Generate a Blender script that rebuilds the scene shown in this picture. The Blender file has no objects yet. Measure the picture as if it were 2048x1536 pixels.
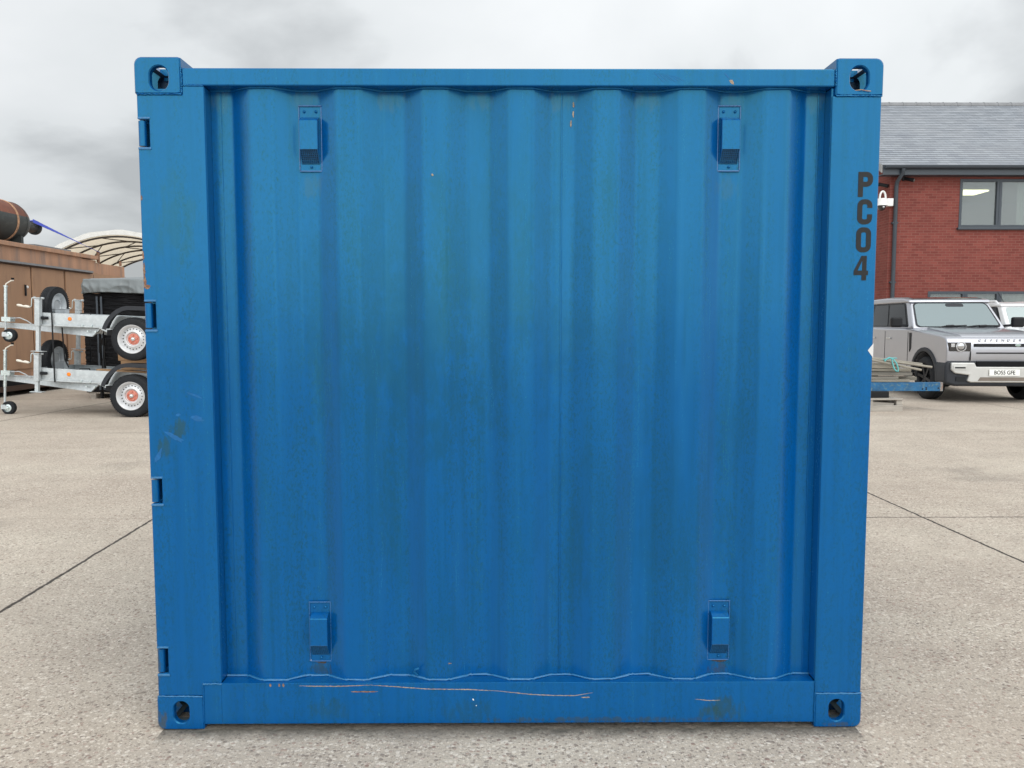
import bpy, bmesh, math, random
from mathutils import Vector, Matrix
R = math.radians
random.seed(7)
S = bpy.context.scene
COL = S.collection

# ------------------------------------------------------------------ camera
cd = bpy.data.cameras.new('camera'); cam = bpy.data.objects.new('camera', cd); COL.objects.link(cam)
cam.location = (-0.0109, -2.579, 1.396)
cam.rotation_euler = (R(85.618), R(0.018), R(-0.378))
cd.sensor_fit = 'HORIZONTAL'; cd.sensor_width = 36.0; cd.lens = 36.0 * 1545 / 2048
cd.clip_start = 0.05; cd.clip_end = 800
S.camera = cam
S.view_settings.view_transform = 'Standard'; S.view_settings.look = 'None'
S.view_settings.exposure = 0.15; S.view_settings.gamma = 1.0

# ------------------------------------------------------------------ sky (overcast) and sun
W = bpy.data.worlds.new('World'); S.world = W; W.use_nodes = True
def build_world():
    nt = W.node_tree; nt.nodes.clear(); N = nt.nodes.new; L = nt.links.new
    def m(op, a, b=None, clamp=False):
        n = N('ShaderNodeMath'); n.operation = op; n.use_clamp = clamp
        for i, v in enumerate((a, b)):
            if v is None: continue
            if isinstance(v, (int, float)): n.inputs[i].default_value = v
            else: L(v, n.inputs[i])
        return n.outputs[0]
    tc = N('ShaderNodeTexCoord'); sp = N('ShaderNodeSeparateXYZ'); L(tc.outputs['Generated'], sp.inputs[0])
    z = m('MAXIMUM', sp.outputs[2], 0.0)
    k = m('ADD', z, 0.42)
    cb = N('ShaderNodeCombineXYZ'); L(m('DIVIDE', sp.outputs[0], k), cb.inputs[0]); L(m('DIVIDE', sp.outputs[1], k), cb.inputs[1])
    n1 = N('ShaderNodeTexNoise'); n1.inputs['Scale'].default_value = 1.35; n1.inputs['Detail'].default_value = 7; n1.inputs['Roughness'].default_value = 0.5
    n1.inputs['Distortion'].default_value = 0.3
    mp = N('ShaderNodeMapping'); mp.inputs['Location'].default_value = (-1.0565, -16.4262, 4.3459); L(cb.outputs[0], mp.inputs[0]); L(mp.outputs[0], n1.inputs['Vector'])
    rp = N('ShaderNodeValToRGB'); L(n1.outputs[0], rp.inputs[0])
    e = rp.color_ramp.elements
    e[0].position = 0.39; e[0].color = (4.5, 4.7, 4.8, 1)
    e[1].position = 0.62; e[1].color = (7.75, 7.95, 8.05, 1)
    x = e.new(0.48); x.color = (6.9, 7.15, 7.25, 1)
    # brighter overhead and towards +x (thin cloud in front of the sun behind the camera)
    up = m('MULTIPLY', m('POWER', z, 1.2), 0.60)
    side = m('MULTIPLY', sp.outputs[0], 0.13)
    bk = m('MULTIPLY', m('MAXIMUM', m('MULTIPLY', sp.outputs[1], -1.0), 0.0), 1.75)
    g = m('ADD', m('ADD', m('ADD', 0.98, up), side), bk)
    vm = N('ShaderNodeVectorMath'); vm.operation = 'SCALE'; L(rp.outputs[0], vm.inputs[0]); L(g, vm.inputs['Scale'])
    sky = N('ShaderNodeTexSky'); sky.sky_type = 'NISHITA'; sky.sun_disc = False
    sky.sun_elevation = R(52); sky.sun_rotation = R(155); sky.air_density = 1.0; sky.dust_density = 2.0
    mx = N('ShaderNodeMix'); mx.data_type = 'RGBA'; mx.inputs[0].default_value = 0.93
    L(sky.outputs[0], mx.inputs[6]); L(vm.outputs[0], mx.inputs[7])
    bg = N('ShaderNodeBackground'); bg.inputs['Strength'].default_value = 0.1; L(mx.outputs[2], bg.inputs[0])
    out = N('ShaderNodeOutputWorld'); L(bg.outputs[0], out.inputs[0])
build_world()
sd = bpy.data.lights.new('sun', 'SUN'); sd.energy = 1.0; sd.angle = R(50); sd.color = (1.0, 0.96, 0.9)
sun = bpy.data.objects.new('sun', sd); COL.objects.link(sun); sun.rotation_euler = (R(38), 0, R(25))
S.cycles.max_bounces = 8
S.cycles.use_denoising = True

# ------------------------------------------------------------------ helpers
def thing(name, label, cat, loc=(0, 0, 0), rot=(0, 0, 0), group=None):
    o = bpy.data.objects.new(name, None); COL.objects.link(o); o.empty_display_size = 0.2
    o.location = loc; o.rotation_euler = rot; o['label'] = label; o['category'] = cat
    if group: o['group'] = group
    return o
def tag(o, label=None, cat=None, group=None, kind=None):
    if label: o['label'] = label
    if cat: o['category'] = cat
    if group: o['group'] = group
    if kind: o['kind'] = kind
    return o
def obj(name, bm, mats, parent=None, smooth=None, bevel=0.0, seg=2, loc=None, rot=None):
    bmesh.ops.recalc_face_normals(bm, faces=bm.faces)
    me = bpy.data.meshes.new(name); bm.to_mesh(me); bm.free()
    for x in (mats if isinstance(mats, (list, tuple)) else [mats]): me.materials.append(x)
    o = bpy.data.objects.new(name, me); COL.objects.link(o)
    if parent: o.parent = parent
    if loc: o.location = loc
    if rot: o.rotation_euler = rot
    if smooth:
        me.shade_smooth() if hasattr(me, 'shade_smooth') else None
        try: me.set_sharp_from_angle(angle=R(smooth))
        except Exception: pass
    if bevel:
        b = o.modifiers.new('bevel', 'BEVEL'); b.width = bevel; b.segments = seg; b.limit_method = 'ANGLE'; b.angle_limit = R(35); b.harden_normals = False
    return o
def B(): return bmesh.new()
def quad(bm, *p, mi=0):
    f = bm.faces.new([bm.verts.new(q) for q in p]); f.material_index = mi; return f
def box(bm, x0, x1, y0, y1, z0, z1, mi=0):
    v = [bm.verts.new((x, y, z)) for x in (x0, x1) for y in (y0, y1) for z in (z0, z1)]
    for a in ((0, 1, 3, 2), (4, 6, 7, 5), (0, 4, 5, 1), (2, 3, 7, 6), (0, 2, 6, 4), (1, 5, 7, 3)):
        f = bm.faces.new([v[i] for i in a]); f.material_index = mi
    return v
def obox(bm, c, s, M, mi=0):
    v = box(bm, -s[0]/2, s[0]/2, -s[1]/2, s[1]/2, -s[2]/2, s[2]/2, mi)
    for q in v: q.co = M @ q.co + Vector(c)
    return v
def beam(bm, p0, p1, w, h, up=(0, 0, 1), mi=0, w1=None, h1=None):
    """rectangular bar from p0 to p1"""
    p0, p1 = Vector(p0), Vector(p1); d = (p1 - p0).normalized(); u = Vector(up)
    s = d.cross(u).normalized(); u = s.cross(d).normalized()
    w1 = w if w1 is None else w1; h1 = h if h1 is None else h1
    a = [bm.verts.new(p0 + s*i*w/2 + u*j*h/2) for i, j in ((-1, -1), (1, -1), (1, 1), (-1, 1))]
    b = [bm.verts.new(p1 + s*i*w1/2 + u*j*h1/2) for i, j in ((-1, -1), (1, -1), (1, 1), (-1, 1))]
    fs = [bm.faces.new(a), bm.faces.new(b)] + [bm.faces.new((a[i], a[(i+1) % 4], b[(i+1) % 4], b[i])) for i in range(4)]
    for f in fs: f.material_index = mi
    return a + b
def frame_of(d):
    d = Vector(d).normalized(); u = Vector((0, 0, 1)) if abs(d.z) < 0.9 else Vector((1, 0, 0))
    s = d.cross(u).normalized(); return d, s, s.cross(d).normalized()
def cyl(bm, p0, p1, r, r1=None, n=16, mi=0, cap=True):
    p0, p1 = Vector(p0), Vector(p1); d, s, u = frame_of(p1 - p0); r1 = r if r1 is None else r1
    A = []; Bv = []
    for i in range(n):
        a = 2*math.pi*i/n; c = s*math.cos(a) + u*math.sin(a)
        A.append(bm.verts.new(p0 + c*r)); Bv.append(bm.verts.new(p1 + c*r1))
    for i in range(n):
        f = bm.faces.new((A[i], A[(i+1) % n], Bv[(i+1) % n], Bv[i])); f.material_index = mi
    if cap:
        bm.faces.new(A).material_index = mi; bm.faces.new(Bv).material_index = mi
def tube(bm, pts, r, n=8, mi=0, closed=False, rs=None):
    pts = [Vector(p) for p in pts]; rings = []; u = None
    for i, p in enumerate(pts):
        d = (pts[min(i+1, len(pts)-1)] - pts[max(i-1, 0)])
        if u is None: d, s, u = frame_of(d)
        else:
            d.normalize(); s = d.cross(u).normalized(); u = s.cross(d).normalized()
        rr = rs[i] if rs else r
        rings.append([bm.verts.new(p + (s*math.cos(2*math.pi*k/n) + u*math.sin(2*math.pi*k/n))*rr) for k in range(n)])
    for a, b in zip(rings, rings[1:]):
        for k in range(n):
            bm.faces.new((a[k], a[(k+1) % n], b[(k+1) % n], b[k])).material_index = mi
    bm.faces.new(rings[0]).material_index = mi; bm.faces.new(rings[-1]).material_index = mi
def prism(bm, pts, ax, a, b, mi=0):
    """polygon in the plane normal to axis ax ('x': (y,z), 'y': (x,z), 'z': (x,y)) extruded from a to b"""
    def P(q, t): return {'x': (t, q[0], q[1]), 'y': (q[0], t, q[1]), 'z': (q[0], q[1], t)}[ax]
    A = [bm.verts.new(P(q, a)) for q in pts]; C = [bm.verts.new(P(q, b)) for q in pts]; n = len(pts)
    fs = [bm.faces.new(A), bm.faces.new(C)] + [bm.faces.new((A[i], A[(i+1) % n], C[(i+1) % n], C[i])) for i in range(n)]
    for f in fs: f.material_index = mi
def lathe(bm, prof, o, d, n=32, mi=0, a0=0, a1=2*math.pi):
    """prof = [(radius, along)], around the axis d through o"""
    d, s, u = frame_of(d); o = Vector(o); full = abs(a1 - a0 - 2*math.pi) < 1e-6; cnt = n if full else n + 1
    rings = []
    for r, h in prof:
        rings.append([bm.verts.new(o + d*h + (s*math.cos(a0 + (a1-a0)*k/n) + u*math.sin(a0 + (a1-a0)*k/n))*max(r, 1e-4)) for k in range(cnt)])
    for a, b in zip(rings, rings[1:]):
        for k in range(n):
            bm.faces.new((a[k], a[(k+1) % cnt], b[(k+1) % cnt], b[k])).material_index = mi
    return rings
def ribbon(bm, path, w, ax_y, t=0.0006, closed=False, mi=0):
    """flat stroke of width w along a 2-D path (x,z), lying in the plane y = ax_y, thickness t towards -y"""
    n = len(path); P = [Vector((p[0], p[1])) for p in path]; Lf = []; Rt = []
    for i in range(n):
        if closed: a, b = P[(i-1) % n], P[(i+1) % n]
        else: a, b = P[max(i-1, 0)], P[min(i+1, n-1)]
        d1 = (P[i] - a); d2 = (b - P[i])
        d1 = d1.normalized() if d1.length > 1e-9 else d2.normalized(); d2 = d2.normalized() if d2.length > 1e-9 else d1
        t_ = (d1 + d2).normalized(); nn = Vector((-t_.y, t_.x)); c = max(0.4, nn.dot(Vector((-d1.y, d1.x))))
        ww = (w[i] if isinstance(w, (list, tuple)) else w)/2/c
        Lf.append(P[i] + nn*ww); Rt.append(P[i] - nn*ww)
    V = [[bm.verts.new((q.x, y, q.y)) for q in arr] for arr in (Lf, Rt) for y in (ax_y, ax_y - t)]
    rng = range(n) if closed else range(n-1)
    for i in rng:
        j = (i+1) % n
        for a, b in ((V[0], V[1]), (V[1], V[3]), (V[3], V[2])):
            bm.faces.new((a[i], a[j], b[j], b[i])).material_index = mi
    if not closed:
        for i in (0, n-1): bm.faces.new((V[0][i], V[1][i], V[3][i], V[2][i])).material_index = mi
def arc(cx, cz, rx, rz, a0, a1, n):
    return [(cx + rx*math.cos(R(a0 + (a1-a0)*i/n)), cz + rz*math.sin(R(a0 + (a1-a0)*i/n))) for i in range(n+1)]
def text_mesh(s, size, mat, name, parent, loc, rot, ext=0.002, sx=1.0, bold=0.0):
    cu = bpy.data.curves.new(name, 'FONT'); cu.body = s; cu.size = size; cu.extrude = ext; cu.offset = bold; cu.align_x = 'CENTER'; cu.align_y = 'CENTER'
    t = bpy.data.objects.new(name, cu); COL.objects.link(t)
    bpy.context.view_layer.update()
    me = bpy.data.meshes.new_from_object(t.evaluated_get(bpy.context.evaluated_depsgraph_get()))
    bpy.data.objects.remove(t)
    me.materials.clear(); me.materials.append(mat)
    o = bpy.data.objects.new(name, me); COL.objects.link(o); o.parent = parent; o.location = loc; o.rotation_euler = rot; o.scale = (sx, 1, 1)
    return o

# ------------------------------------------------------------------ materials
class NT:
    def __init__(s, name):
        s.m = bpy.data.materials.new(name); s.m.use_nodes = True; s.nt = s.m.node_tree; s.b = s.nt.nodes['Principled BSDF']
        s.tc = s.nt.nodes.new('ShaderNodeTexCoord')
    def n(s, t, **k):
        x = s.nt.nodes.new(t)
        for a, v in k.items(): setattr(x, a, v)
        return x
    def l(s, a, b): s.nt.links.new(a, b)
    def mapv(s, scale=(1, 1, 1), loc=(0, 0, 0), rot=(0, 0, 0)):
        x = s.n('ShaderNodeMapping'); s.l(s.tc.outputs['Object'], x.inputs[0]); x.inputs['Scale'].default_value = scale
        x.inputs['Location'].default_value = loc; x.inputs['Rotation'].default_value = rot; return x.outputs[0]
    def noise(s, scale, detail=4, rough=0.55, vec=None, dist=0.0):
        x = s.n('ShaderNodeTexNoise'); x.inputs['Scale'].default_value = scale; x.inputs['Detail'].default_value = detail
        x.inputs['Roughness'].default_value = rough; x.inputs['Distortion'].default_value = dist
        s.l(vec if vec is not None else s.tc.outputs['Object'], x.inputs['Vector']); return x.outputs[0]
    def math(s, op, a, b=None, clamp=False):
        x = s.n('ShaderNodeMath', operation=op, use_clamp=clamp)
        for i, v in enumerate((a, b)):
            if v is None: continue
            if isinstance(v, (int, float)): x.inputs[i].default_value = v
            else: s.l(v, x.inputs[i])
        return x.outputs[0]
    def ramp(s, v, stops):
        x = s.n('ShaderNodeValToRGB'); s.l(v, x.inputs[0]); e = x.color_ramp.elements
        def c4(c): return (c, c, c, 1) if isinstance(c, (int, float)) else (*c, 1)
        e[0].position, e[0].color = stops[0][0], c4(stops[0][1]); e[1].position, e[1].color = stops[-1][0], c4(stops[-1][1])
        for p, c in stops[1:-1]: y = e.new(p); y.color = c4(c)
        return x.outputs[0]
    def mix(s, f, a, b, mode='MIX'):
        x = s.n('ShaderNodeMix', data_type='RGBA', blend_type=mode)
        for i, v in ((0, f), (6, a), (7, b)):
            if isinstance(v, (int, float)): x.inputs[i].default_value = v if i == 0 else (v, v, v, 1)
            elif isinstance(v, tuple): x.inputs[i].default_value = (*v, 1)
            else: s.l(v, x.inputs[i])
        return x.outputs[2]
    def base(s, c):
        if isinstance(c, tuple): s.b.inputs['Base Color'].default_value = (*c, 1)
        else: s.l(c, s.b.inputs['Base Color'])
    def rough(s, v):
        if isinstance(v, (int, float)): s.b.inputs['Roughness'].default_value = v
        else: s.l(v, s.b.inputs['Roughness'])
    def bump(s, h, strength=0.3, dist=0.01):
        x = s.n('ShaderNodeBump'); x.inputs['Strength'].default_value = strength; x.inputs['Distance'].default_value = dist
        s.l(h, x.inputs['Height']); s.l(x.outputs[0], s.b.inputs['Normal'])
def pm(name, col, rough=0.5, metal=0.0, var=0.15, scale=6.0, stretch=(1, 1, 1), bump=0.0, col2=None, thr=(0.45, 0.7), coat=0.0, spec=0.5, bscale=None):
    s = NT(name); v = s.mapv(stretch); n = s.noise(scale, 5, 0.6, v)
    dk = tuple(c*(1-var) for c in col); lt = tuple(min(1, c*(1+var)) for c in col)
    c = s.ramp(n, [(0.3, dk), (0.7, lt)])
    if col2:
        n2 = s.noise(scale*2.3, 6, 0.65, v); c = s.mix(s.ramp(n2, [(thr[0], 0.0), (thr[1], 1.0)]), c, col2)
    s.base(c); s.b.inputs['Metallic'].default_value = metal
    s.rough(s.ramp(n, [(0.3, max(0, rough-0.06)), (0.7, min(1, rough+0.06))]))
    s.b.inputs['Coat Weight'].default_value = coat; s.b.inputs['Coat Roughness'].default_value = 0.05
    s.b.inputs['Specular IOR Level'].default_value = spec
    if bump: s.bump(s.noise(bscale or scale*4, 5, 0.6, v), bump, 0.01)
    return s.m

def paint_blue(name, grime=1.0, stains=()):
    s = NT(name); BL = (0.0001, 0.066, 0.252)
    big = s.noise(1.3, 4, 0.6, s.mapv((1.4, 1.4, 0.5)))
    fade = s.noise(9, 5, 0.65, s.mapv((3.0, 1, 0.16), (4, 0, 0)))
    c = s.mix(s.ramp(big, [(0.35, 0.0), (0.68, 0.8)]), BL, (0.0002, 0.077, 0.285))
    c = s.mix(s.ramp(fade, [(0.42, 0.0), (0.75, 0.5)]), c, (0.004, 0.088, 0.265))
    # dirt: grey-green speckle gathered into downward runs
    st = s.noise(7, 4, 0.6, s.mapv((2.2, 2.2, 0.1), (1.7, 0, 3)))
    sp = s.noise(150, 5, 0.75, s.mapv((1, 1, 0.5)))
    d = s.math('MULTIPLY', s.ramp(st, [(0.36, 0.0), (0.60, 1.0)]), s.ramp(sp, [(0.47, 0.0), (0.66, 1.0)]))
    c = s.mix(s.math('MULTIPLY', d, 0.75*grime), c, (0.005, 0.045, 0.092))
    run = s.noise(26, 5, 0.6, s.mapv((1.6, 1.6, 0.05), (0, 0, 9)))
    c = s.mix(s.math('MULTIPLY', s.ramp(run, [(0.50, 0.0), (0.74, 1.0)]), 0.40*grime), c, (0.001, 0.046, 0.13))
    blot = s.noise(4.5, 6, 0.7, s.mapv((1.2, 1.2, 0.7), (2, 8, 5)))
    c = s.mix(s.math('MULTIPLY', s.ramp(blot, [(0.52, 0.0), (0.72, 1.0)]), 0.30*grime), c, (0.001, 0.056, 0.155))
    # sparse pits and chips
    v = s.n('ShaderNodeTexVoronoi'); v.inputs['Scale'].default_value = 34; s.l(s.tc.outputs['Object'], v.inputs['Vector'])
    chip = s.math('MULTIPLY', s.math('LESS_THAN', v.outputs['Distance'], 0.06), s.math('GREATER_THAN', s.noise(3.0, 2), 0.58))
    c = s.mix(s.math('MULTIPLY', chip, 0.45), c, (0.05, 0.06, 0.06))
    # stains with a place and shape of their own: (x, z, half width, half height, colour, strength, grain)
    sep = s.n('ShaderNodeSeparateXYZ'); s.l(s.tc.outputs['Object'], sep.inputs[0])
    for (sx, sz, rx, rz, col, k, gr) in stains:
        dx = s.math('DIVIDE', s.math('SUBTRACT', sep.outputs[0], sx), rx); dz = s.math('DIVIDE', s.math('SUBTRACT', sep.outputs[2], sz), rz)
        r2 = s.math('ADD', s.math('MULTIPLY', dx, dx), s.math('MULTIPLY', dz, dz))
        q = s.math('ADD', s.math('SUBTRACT', 1.0, r2), s.math('MULTIPLY', s.math('SUBTRACT', s.noise(gr, 6, 0.72, s.mapv((1, 1, 0.35))), 0.5), 5.0))
        q = s.math('MULTIPLY', s.ramp(q, [(0.3, 0.0), (1.6, 1.0)]), s.math('LESS_THAN', r2, 2.2))
        c = s.mix(s.math('MULTIPLY', q, k), c, col)
    s.base(c)
    s.rough(s.ramp(s.math('ADD', s.math('MULTIPLY', fade, 0.6), s.math('MULTIPLY', sp, 0.4)), [(0.35, 0.17), (0.7, 0.31)]))
    s.b.inputs['Specular IOR Level'].default_value = 0.62; s.b.inputs['IOR'].default_value = 1.62; s.b.inputs['Specular Tint'].default_value = (0.25, 0.95, 1.0, 1)
    s.bump(s.math('ADD', s.noise(6, 3, 0.5), s.math('MULTIPLY', s.noise(140, 3), 0.06)), 0.10, 0.012)
    return s.m
GRN = (0.022, 0.045, 0.045); PALE = (0.10, 0.22, 0.36)
STAINS = ((0.735, 0.072, 0.085, 0.05, GRN, 0.6, 45), (0.69, 0.055, 0.05, 0.03, GRN, 0.6, 60), (-0.62, 0.07, 0.10, 0.05, (0.012, 0.045, 0.065), 0.4, 70), (-0.15, 0.06, 0.12, 0.05, (0.012, 0.045, 0.065), 0.35, 70),
          (-1.115, 1.045, 0.05, 0.04, GRN, 0.7, 50), (-1.165, 0.985, 0.035, 0.05, GRN, 0.6, 55), (-1.10, 1.72, 0.09, 0.20, (0.012, 0.06, 0.10), 0.45, 22), (1.13, 1.245, 0.012, 0.014, (0.012, 0.04, 0.07), 0.8, 60),
          (-1.205, 0.03, 0.03, 0.05, (0.06, 0.05, 0.04), 0.7, 60), (-1.215, 0.22, 0.016, 0.16, (0.05, 0.045, 0.04), 0.6, 60), (0.35, 0.03, 0.5, 0.012, (0.04, 0.045, 0.04), 0.55, 50), (1.14, 0.012, 0.06, 0.012, (0.06, 0.06, 0.04), 0.6, 60))
PST = ((-0.15, 1.45, 0.75, 0.60, (0.002, 0.050, 0.150), 0.45, 11), (-0.30, 1.25, 0.30, 0.55, (0.003, 0.050, 0.125), 0.32, 22), (0.45, 0.75, 0.50, 0.45, (0.002, 0.050, 0.150), 0.30, 12), (-0.665, 0.185, 0.05, 0.03, (0.03, 0.035, 0.03), 0.6, 70), (0.73, 0.180, 0.05, 0.035, (0.04, 0.035, 0.05), 0.6, 70), (-0.665, 1.86, 0.045, 0.05, (0.03, 0.07, 0.15), 0.5, 40), (0.73, 1.86, 0.045, 0.05, (0.03, 0.07, 0.15), 0.4, 40)) + tuple((x, 2.145, 0.055, 0.05, (0.045, 0.085, 0.17), 0.5, 30) for x in (-0.965, -0.676, -0.391, -0.106, 0.177, 0.46, 0.742, 1.03)) + \
      tuple((x, z, 0.045, h, (0.005, 0.045, 0.085), 0.32, 120) for x, z, h in ((-0.53, 1.70, 0.20), (-0.24, 1.72, 0.30), (-0.21, 1.50, 0.25), (-0.64, 1.18, 0.22), (0.05, 1.55, 0.35), (0.33, 1.8, 0.2), (-0.42, 0.75, 0.3), (0.22, 0.6, 0.3), (0.6, 0.55, 0.25)))
M_blue = paint_blue('blue_paint', 1.0, STAINS); M_bluev = paint_blue('blue_vent_paint', 1.1)
M_panel = paint_blue('blue_panel_paint', 1.25, PST)
M_grl = pm('grille_paint', (0.003, 0.075, 0.19), 0.5, var=0.3, scale=60)
M_dark = pm('dark_void', (0.008, 0.010, 0.012), 0.8)
M_hole = pm('dark_inside', (0.03, 0.05, 0.06), 0.8, var=0.4, scale=20)  # dark colour for the bottom castings' inner faces and the floor panel
M_inner = pm('casting_inside', (0.02, 0.055, 0.10), 0.6, var=0.3, scale=25)
M_rust = pm('rust', (0.19, 0.088, 0.048), 0.85, var=0.45, scale=60, col2=(0.33, 0.23, 0.16), bump=0.3)
M_scr = pm('bare_scratch', (0.34, 0.27, 0.20), 0.7, var=0.45, scale=90, col2=(0.25, 0.10, 0.04))
M_wpaint = pm('pale_scuff', (0.008, 0.108, 0.30), 0.5, spec=0.3, var=0.2, scale=80)
M_white = pm('white_paint', (0.78, 0.79, 0.78), 0.45, var=0.06, scale=12)
M_stick = pm('sticker_white', (0.62, 0.63, 0.63), 0.5, var=0.05)
M_letter = pm('letter_black', (0.008, 0.009, 0.010), 0.5, var=0.4, scale=50, spec=0.35)
M_weld = pm('weld_paint', (0.008, 0.135, 0.32), 0.32, spec=0.8, var=0.2, scale=120, bump=0.3)
M_edge = pm('edge_paint', (0.004, 0.098, 0.285), 0.3, spec=0.9, var=0.3, scale=70)
M_grimer = pm('rusty_grime', (0.055, 0.045, 0.035), 0.85, var=0.5, scale=120, col2=(0.10, 0.055, 0.03))
M_grime = pm('grime_patch', (0.045, 0.075, 0.06), 0.85, var=0.4, scale=90)

def ground_mat():
    s = NT('concrete'); O = s.tc.outputs['Object']; sep = s.n('ShaderNodeSeparateXYZ'); s.l(O, sep.inputs[0]); X, Y = sep.outputs[0], sep.outputs[1]
    big = s.noise(0.35, 5, 0.6); mid = s.noise(2.2, 6, 0.62)
    c = s.mix(s.ramp(big, [(0.32, 0.0), (0.68, 1.0)]), (0.465, 0.395, 0.325), (0.57, 0.505, 0.42))
    c = s.mix(s.math('MULTIPLY', s.ramp(mid, [(0.38, 1.0), (0.60, 0.0)]), 0.30), c, (0.30, 0.25, 0.205))
    # sweeping wipe marks further out
    sw = s.noise(1.1, 5, 0.55, s.mapv((0.35, 1.6, 1), (2, 5, 0), (0, 0, R(12))))
    c = s.mix(s.math('MULTIPLY', s.ramp(sw, [(0.5, 0.0), (0.7, 1.0)]), 0.45), c, (0.62, 0.565, 0.465))
    # exposed aggregate
    def vor(sc, off):
        v = s.n('ShaderNodeTexVoronoi'); v.inputs['Scale'].default_value = sc; v.inputs['Randomness'].default_value = 1
        w = s.mapv((1, 1, 0.0), off); s.l(w, v.inputs['Vector']); return v
    wear = s.ramp(s.noise(0.9, 5, 0.6, s.mapv((1, 1, 1), (7, 3, 0))), [(0.33, 0.6), (0.6, 1.0)])
    v1 = vor(74, (0, 0, 0)); g1 = s.n('ShaderNodeSeparateColor'); s.l(v1.outputs['Color'], g1.inputs[0])
    v3 = vor(135, (5, 2, 0)); g3 = s.n('ShaderNodeSeparateColor'); s.l(v3.outputs['Color'], g3.inputs[0])
    def stones(v, g, lo, hi, mode):
        sz = s.math('MULTIPLY', s.math('ADD', g.outputs[2], 0.35), 0.42)
        return s.math('MULTIPLY', s.math(mode, g.outputs[0], lo), s.ramp(s.math('SUBTRACT', v.outputs['Distance'], sz), [(0.0, 1.0), (0.12, 0.0)]))
    redd = s.math('MULTIPLY', s.math('LESS_THAN', s.math('ABSOLUTE', s.math('SUBTRACT', g1.outputs[1], 0.5)), 0.04), s.math('LESS_THAN', v1.outputs['Distance'], 0.5))
    c = s.mix(s.math('MULTIPLY', s.math('MULTIPLY', stones(v3, g3, 0.62, 0, 'GREATER_THAN'), wear), 0.55), c, (0.80, 0.73, 0.63))
    c = s.mix(s.math('MULTIPLY', s.math('MULTIPLY', stones(v3, g3, 0.30, 0, 'LESS_THAN'), wear), 0.65), c, (0.17, 0.135, 0.115))
    c = s.mix(s.math('MULTIPLY', s.math('MULTIPLY', stones(v1, g1, 0.70, 0, 'GREATER_THAN'), wear), 0.52), c, (0.88, 0.81, 0.71))
    c = s.mix(s.math('MULTIPLY', s.math('MULTIPLY', stones(v1, g1, 0.20, 0, 'LESS_THAN'), wear), 0.62), c, (0.14, 0.11, 0.095))
    c = s.mix(s.math('MULTIPLY', redd, 0.45), c, (0.29, 0.16, 0.13))
    fine = s.noise(230, 4, 0.7)
    c = s.mix(s.math('MULTIPLY', s.ramp(fine, [(0.36, 1.0), (0.56, 0.0)]), 0.42), c, (0.21, 0.17, 0.145))
    v2 = vor(9, (3, 1, 0)); pit = s.math('MULTIPLY', s.math('LESS_THAN', v2.outputs['Distance'], 0.055), s.math('GREATER_THAN', s.noise(1.7, 2), 0.52))
    c = s.mix(s.math('MULTIPLY', pit, 0.8), c, (0.07, 0.06, 0.055))
    # slab joints (position, slope, half width, strength)
    wob = s.math('MULTIPLY', s.math('SUBTRACT', s.noise(7, 4, 0.7), 0.5), 0.035)
    wv = s.noise(16, 4, 0.7)
    J = None
    def line(coord, other, pos, slope, hw, k, lo=None):
        d = s.math('ABSOLUTE', s.math('ADD', s.math('SUBTRACT', s.math('SUBTRACT', coord, pos), s.math('MULTIPLY', other, slope)), wob))
        q = s.math('MULTIPLY', s.math('SUBTRACT', 1.0, s.math('DIVIDE', d, s.math('MULTIPLY', s.math('ADD', wv, 0.45), hw)), True), 2.5, True)
        q = s.math('MULTIPLY', q, k)
        if lo is not None: q = s.math('MULTIPLY', q, s.math('GREATER_THAN', other, lo))
        return q
    for a in ((X, Y, -2.43, -0.046, 0.013, 0.9), (X, Y, 3.067, -0.019, 0.013, 0.92), (X, Y, -7.9, 0.06, 0.025, 0.6), (X, Y, 8.5, 0.0, 0.016, 0.6),
              (Y, X, 2.93, 0.0, 0.010, 0.85, 0.0), (Y, X, 7.4, 0.0, 0.016, 0.45), (Y, X, 11.9, 0.0, 0.02, 0.5), (Y, X, -1.6, 0.0, 0.012, 0.8), (Y, X, 2.93, 0.0, 0.02, 0.10)):
        q = line(*a); J = q if J is None else s.math('MAXIMUM', J, q)
    # contact shadow under the container's foot painted dark, and a few old oily patches
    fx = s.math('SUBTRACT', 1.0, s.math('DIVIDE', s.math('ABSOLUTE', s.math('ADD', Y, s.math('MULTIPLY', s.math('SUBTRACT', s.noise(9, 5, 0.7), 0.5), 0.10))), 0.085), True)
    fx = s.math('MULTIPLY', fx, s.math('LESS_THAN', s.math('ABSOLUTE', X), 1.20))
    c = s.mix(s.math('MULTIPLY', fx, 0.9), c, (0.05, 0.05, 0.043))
    oil = s.noise(0.75, 5, 0.62, s.mapv((1, 1, 1), (11.3, 4.1, 0)))
    c = s.mix(s.math('MULTIPLY', s.ramp(oil, [(0.60, 0.0), (0.70, 1.0)]), 0.38), c, (0.20, 0.175, 0.15))
    c = s.mix(J, c, (0.022, 0.019, 0.017))
    # the shallow pale wear bands beside the joints
    s.base(c)
    s.rough(s.ramp(mid, [(0.3, 0.72), (0.7, 0.88)])); s.b.inputs['Specular IOR Level'].default_value = 0.35
    h = s.math('ADD', s.math('SUBTRACT', s.math('MULTIPLY', fine, 0.35), s.math('MULTIPLY', v1.outputs['Distance'], 0.5)), s.math('MULTIPLY', J, -1.5))
    s.bump(h, 0.55, 0.008)
    return s.m
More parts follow.
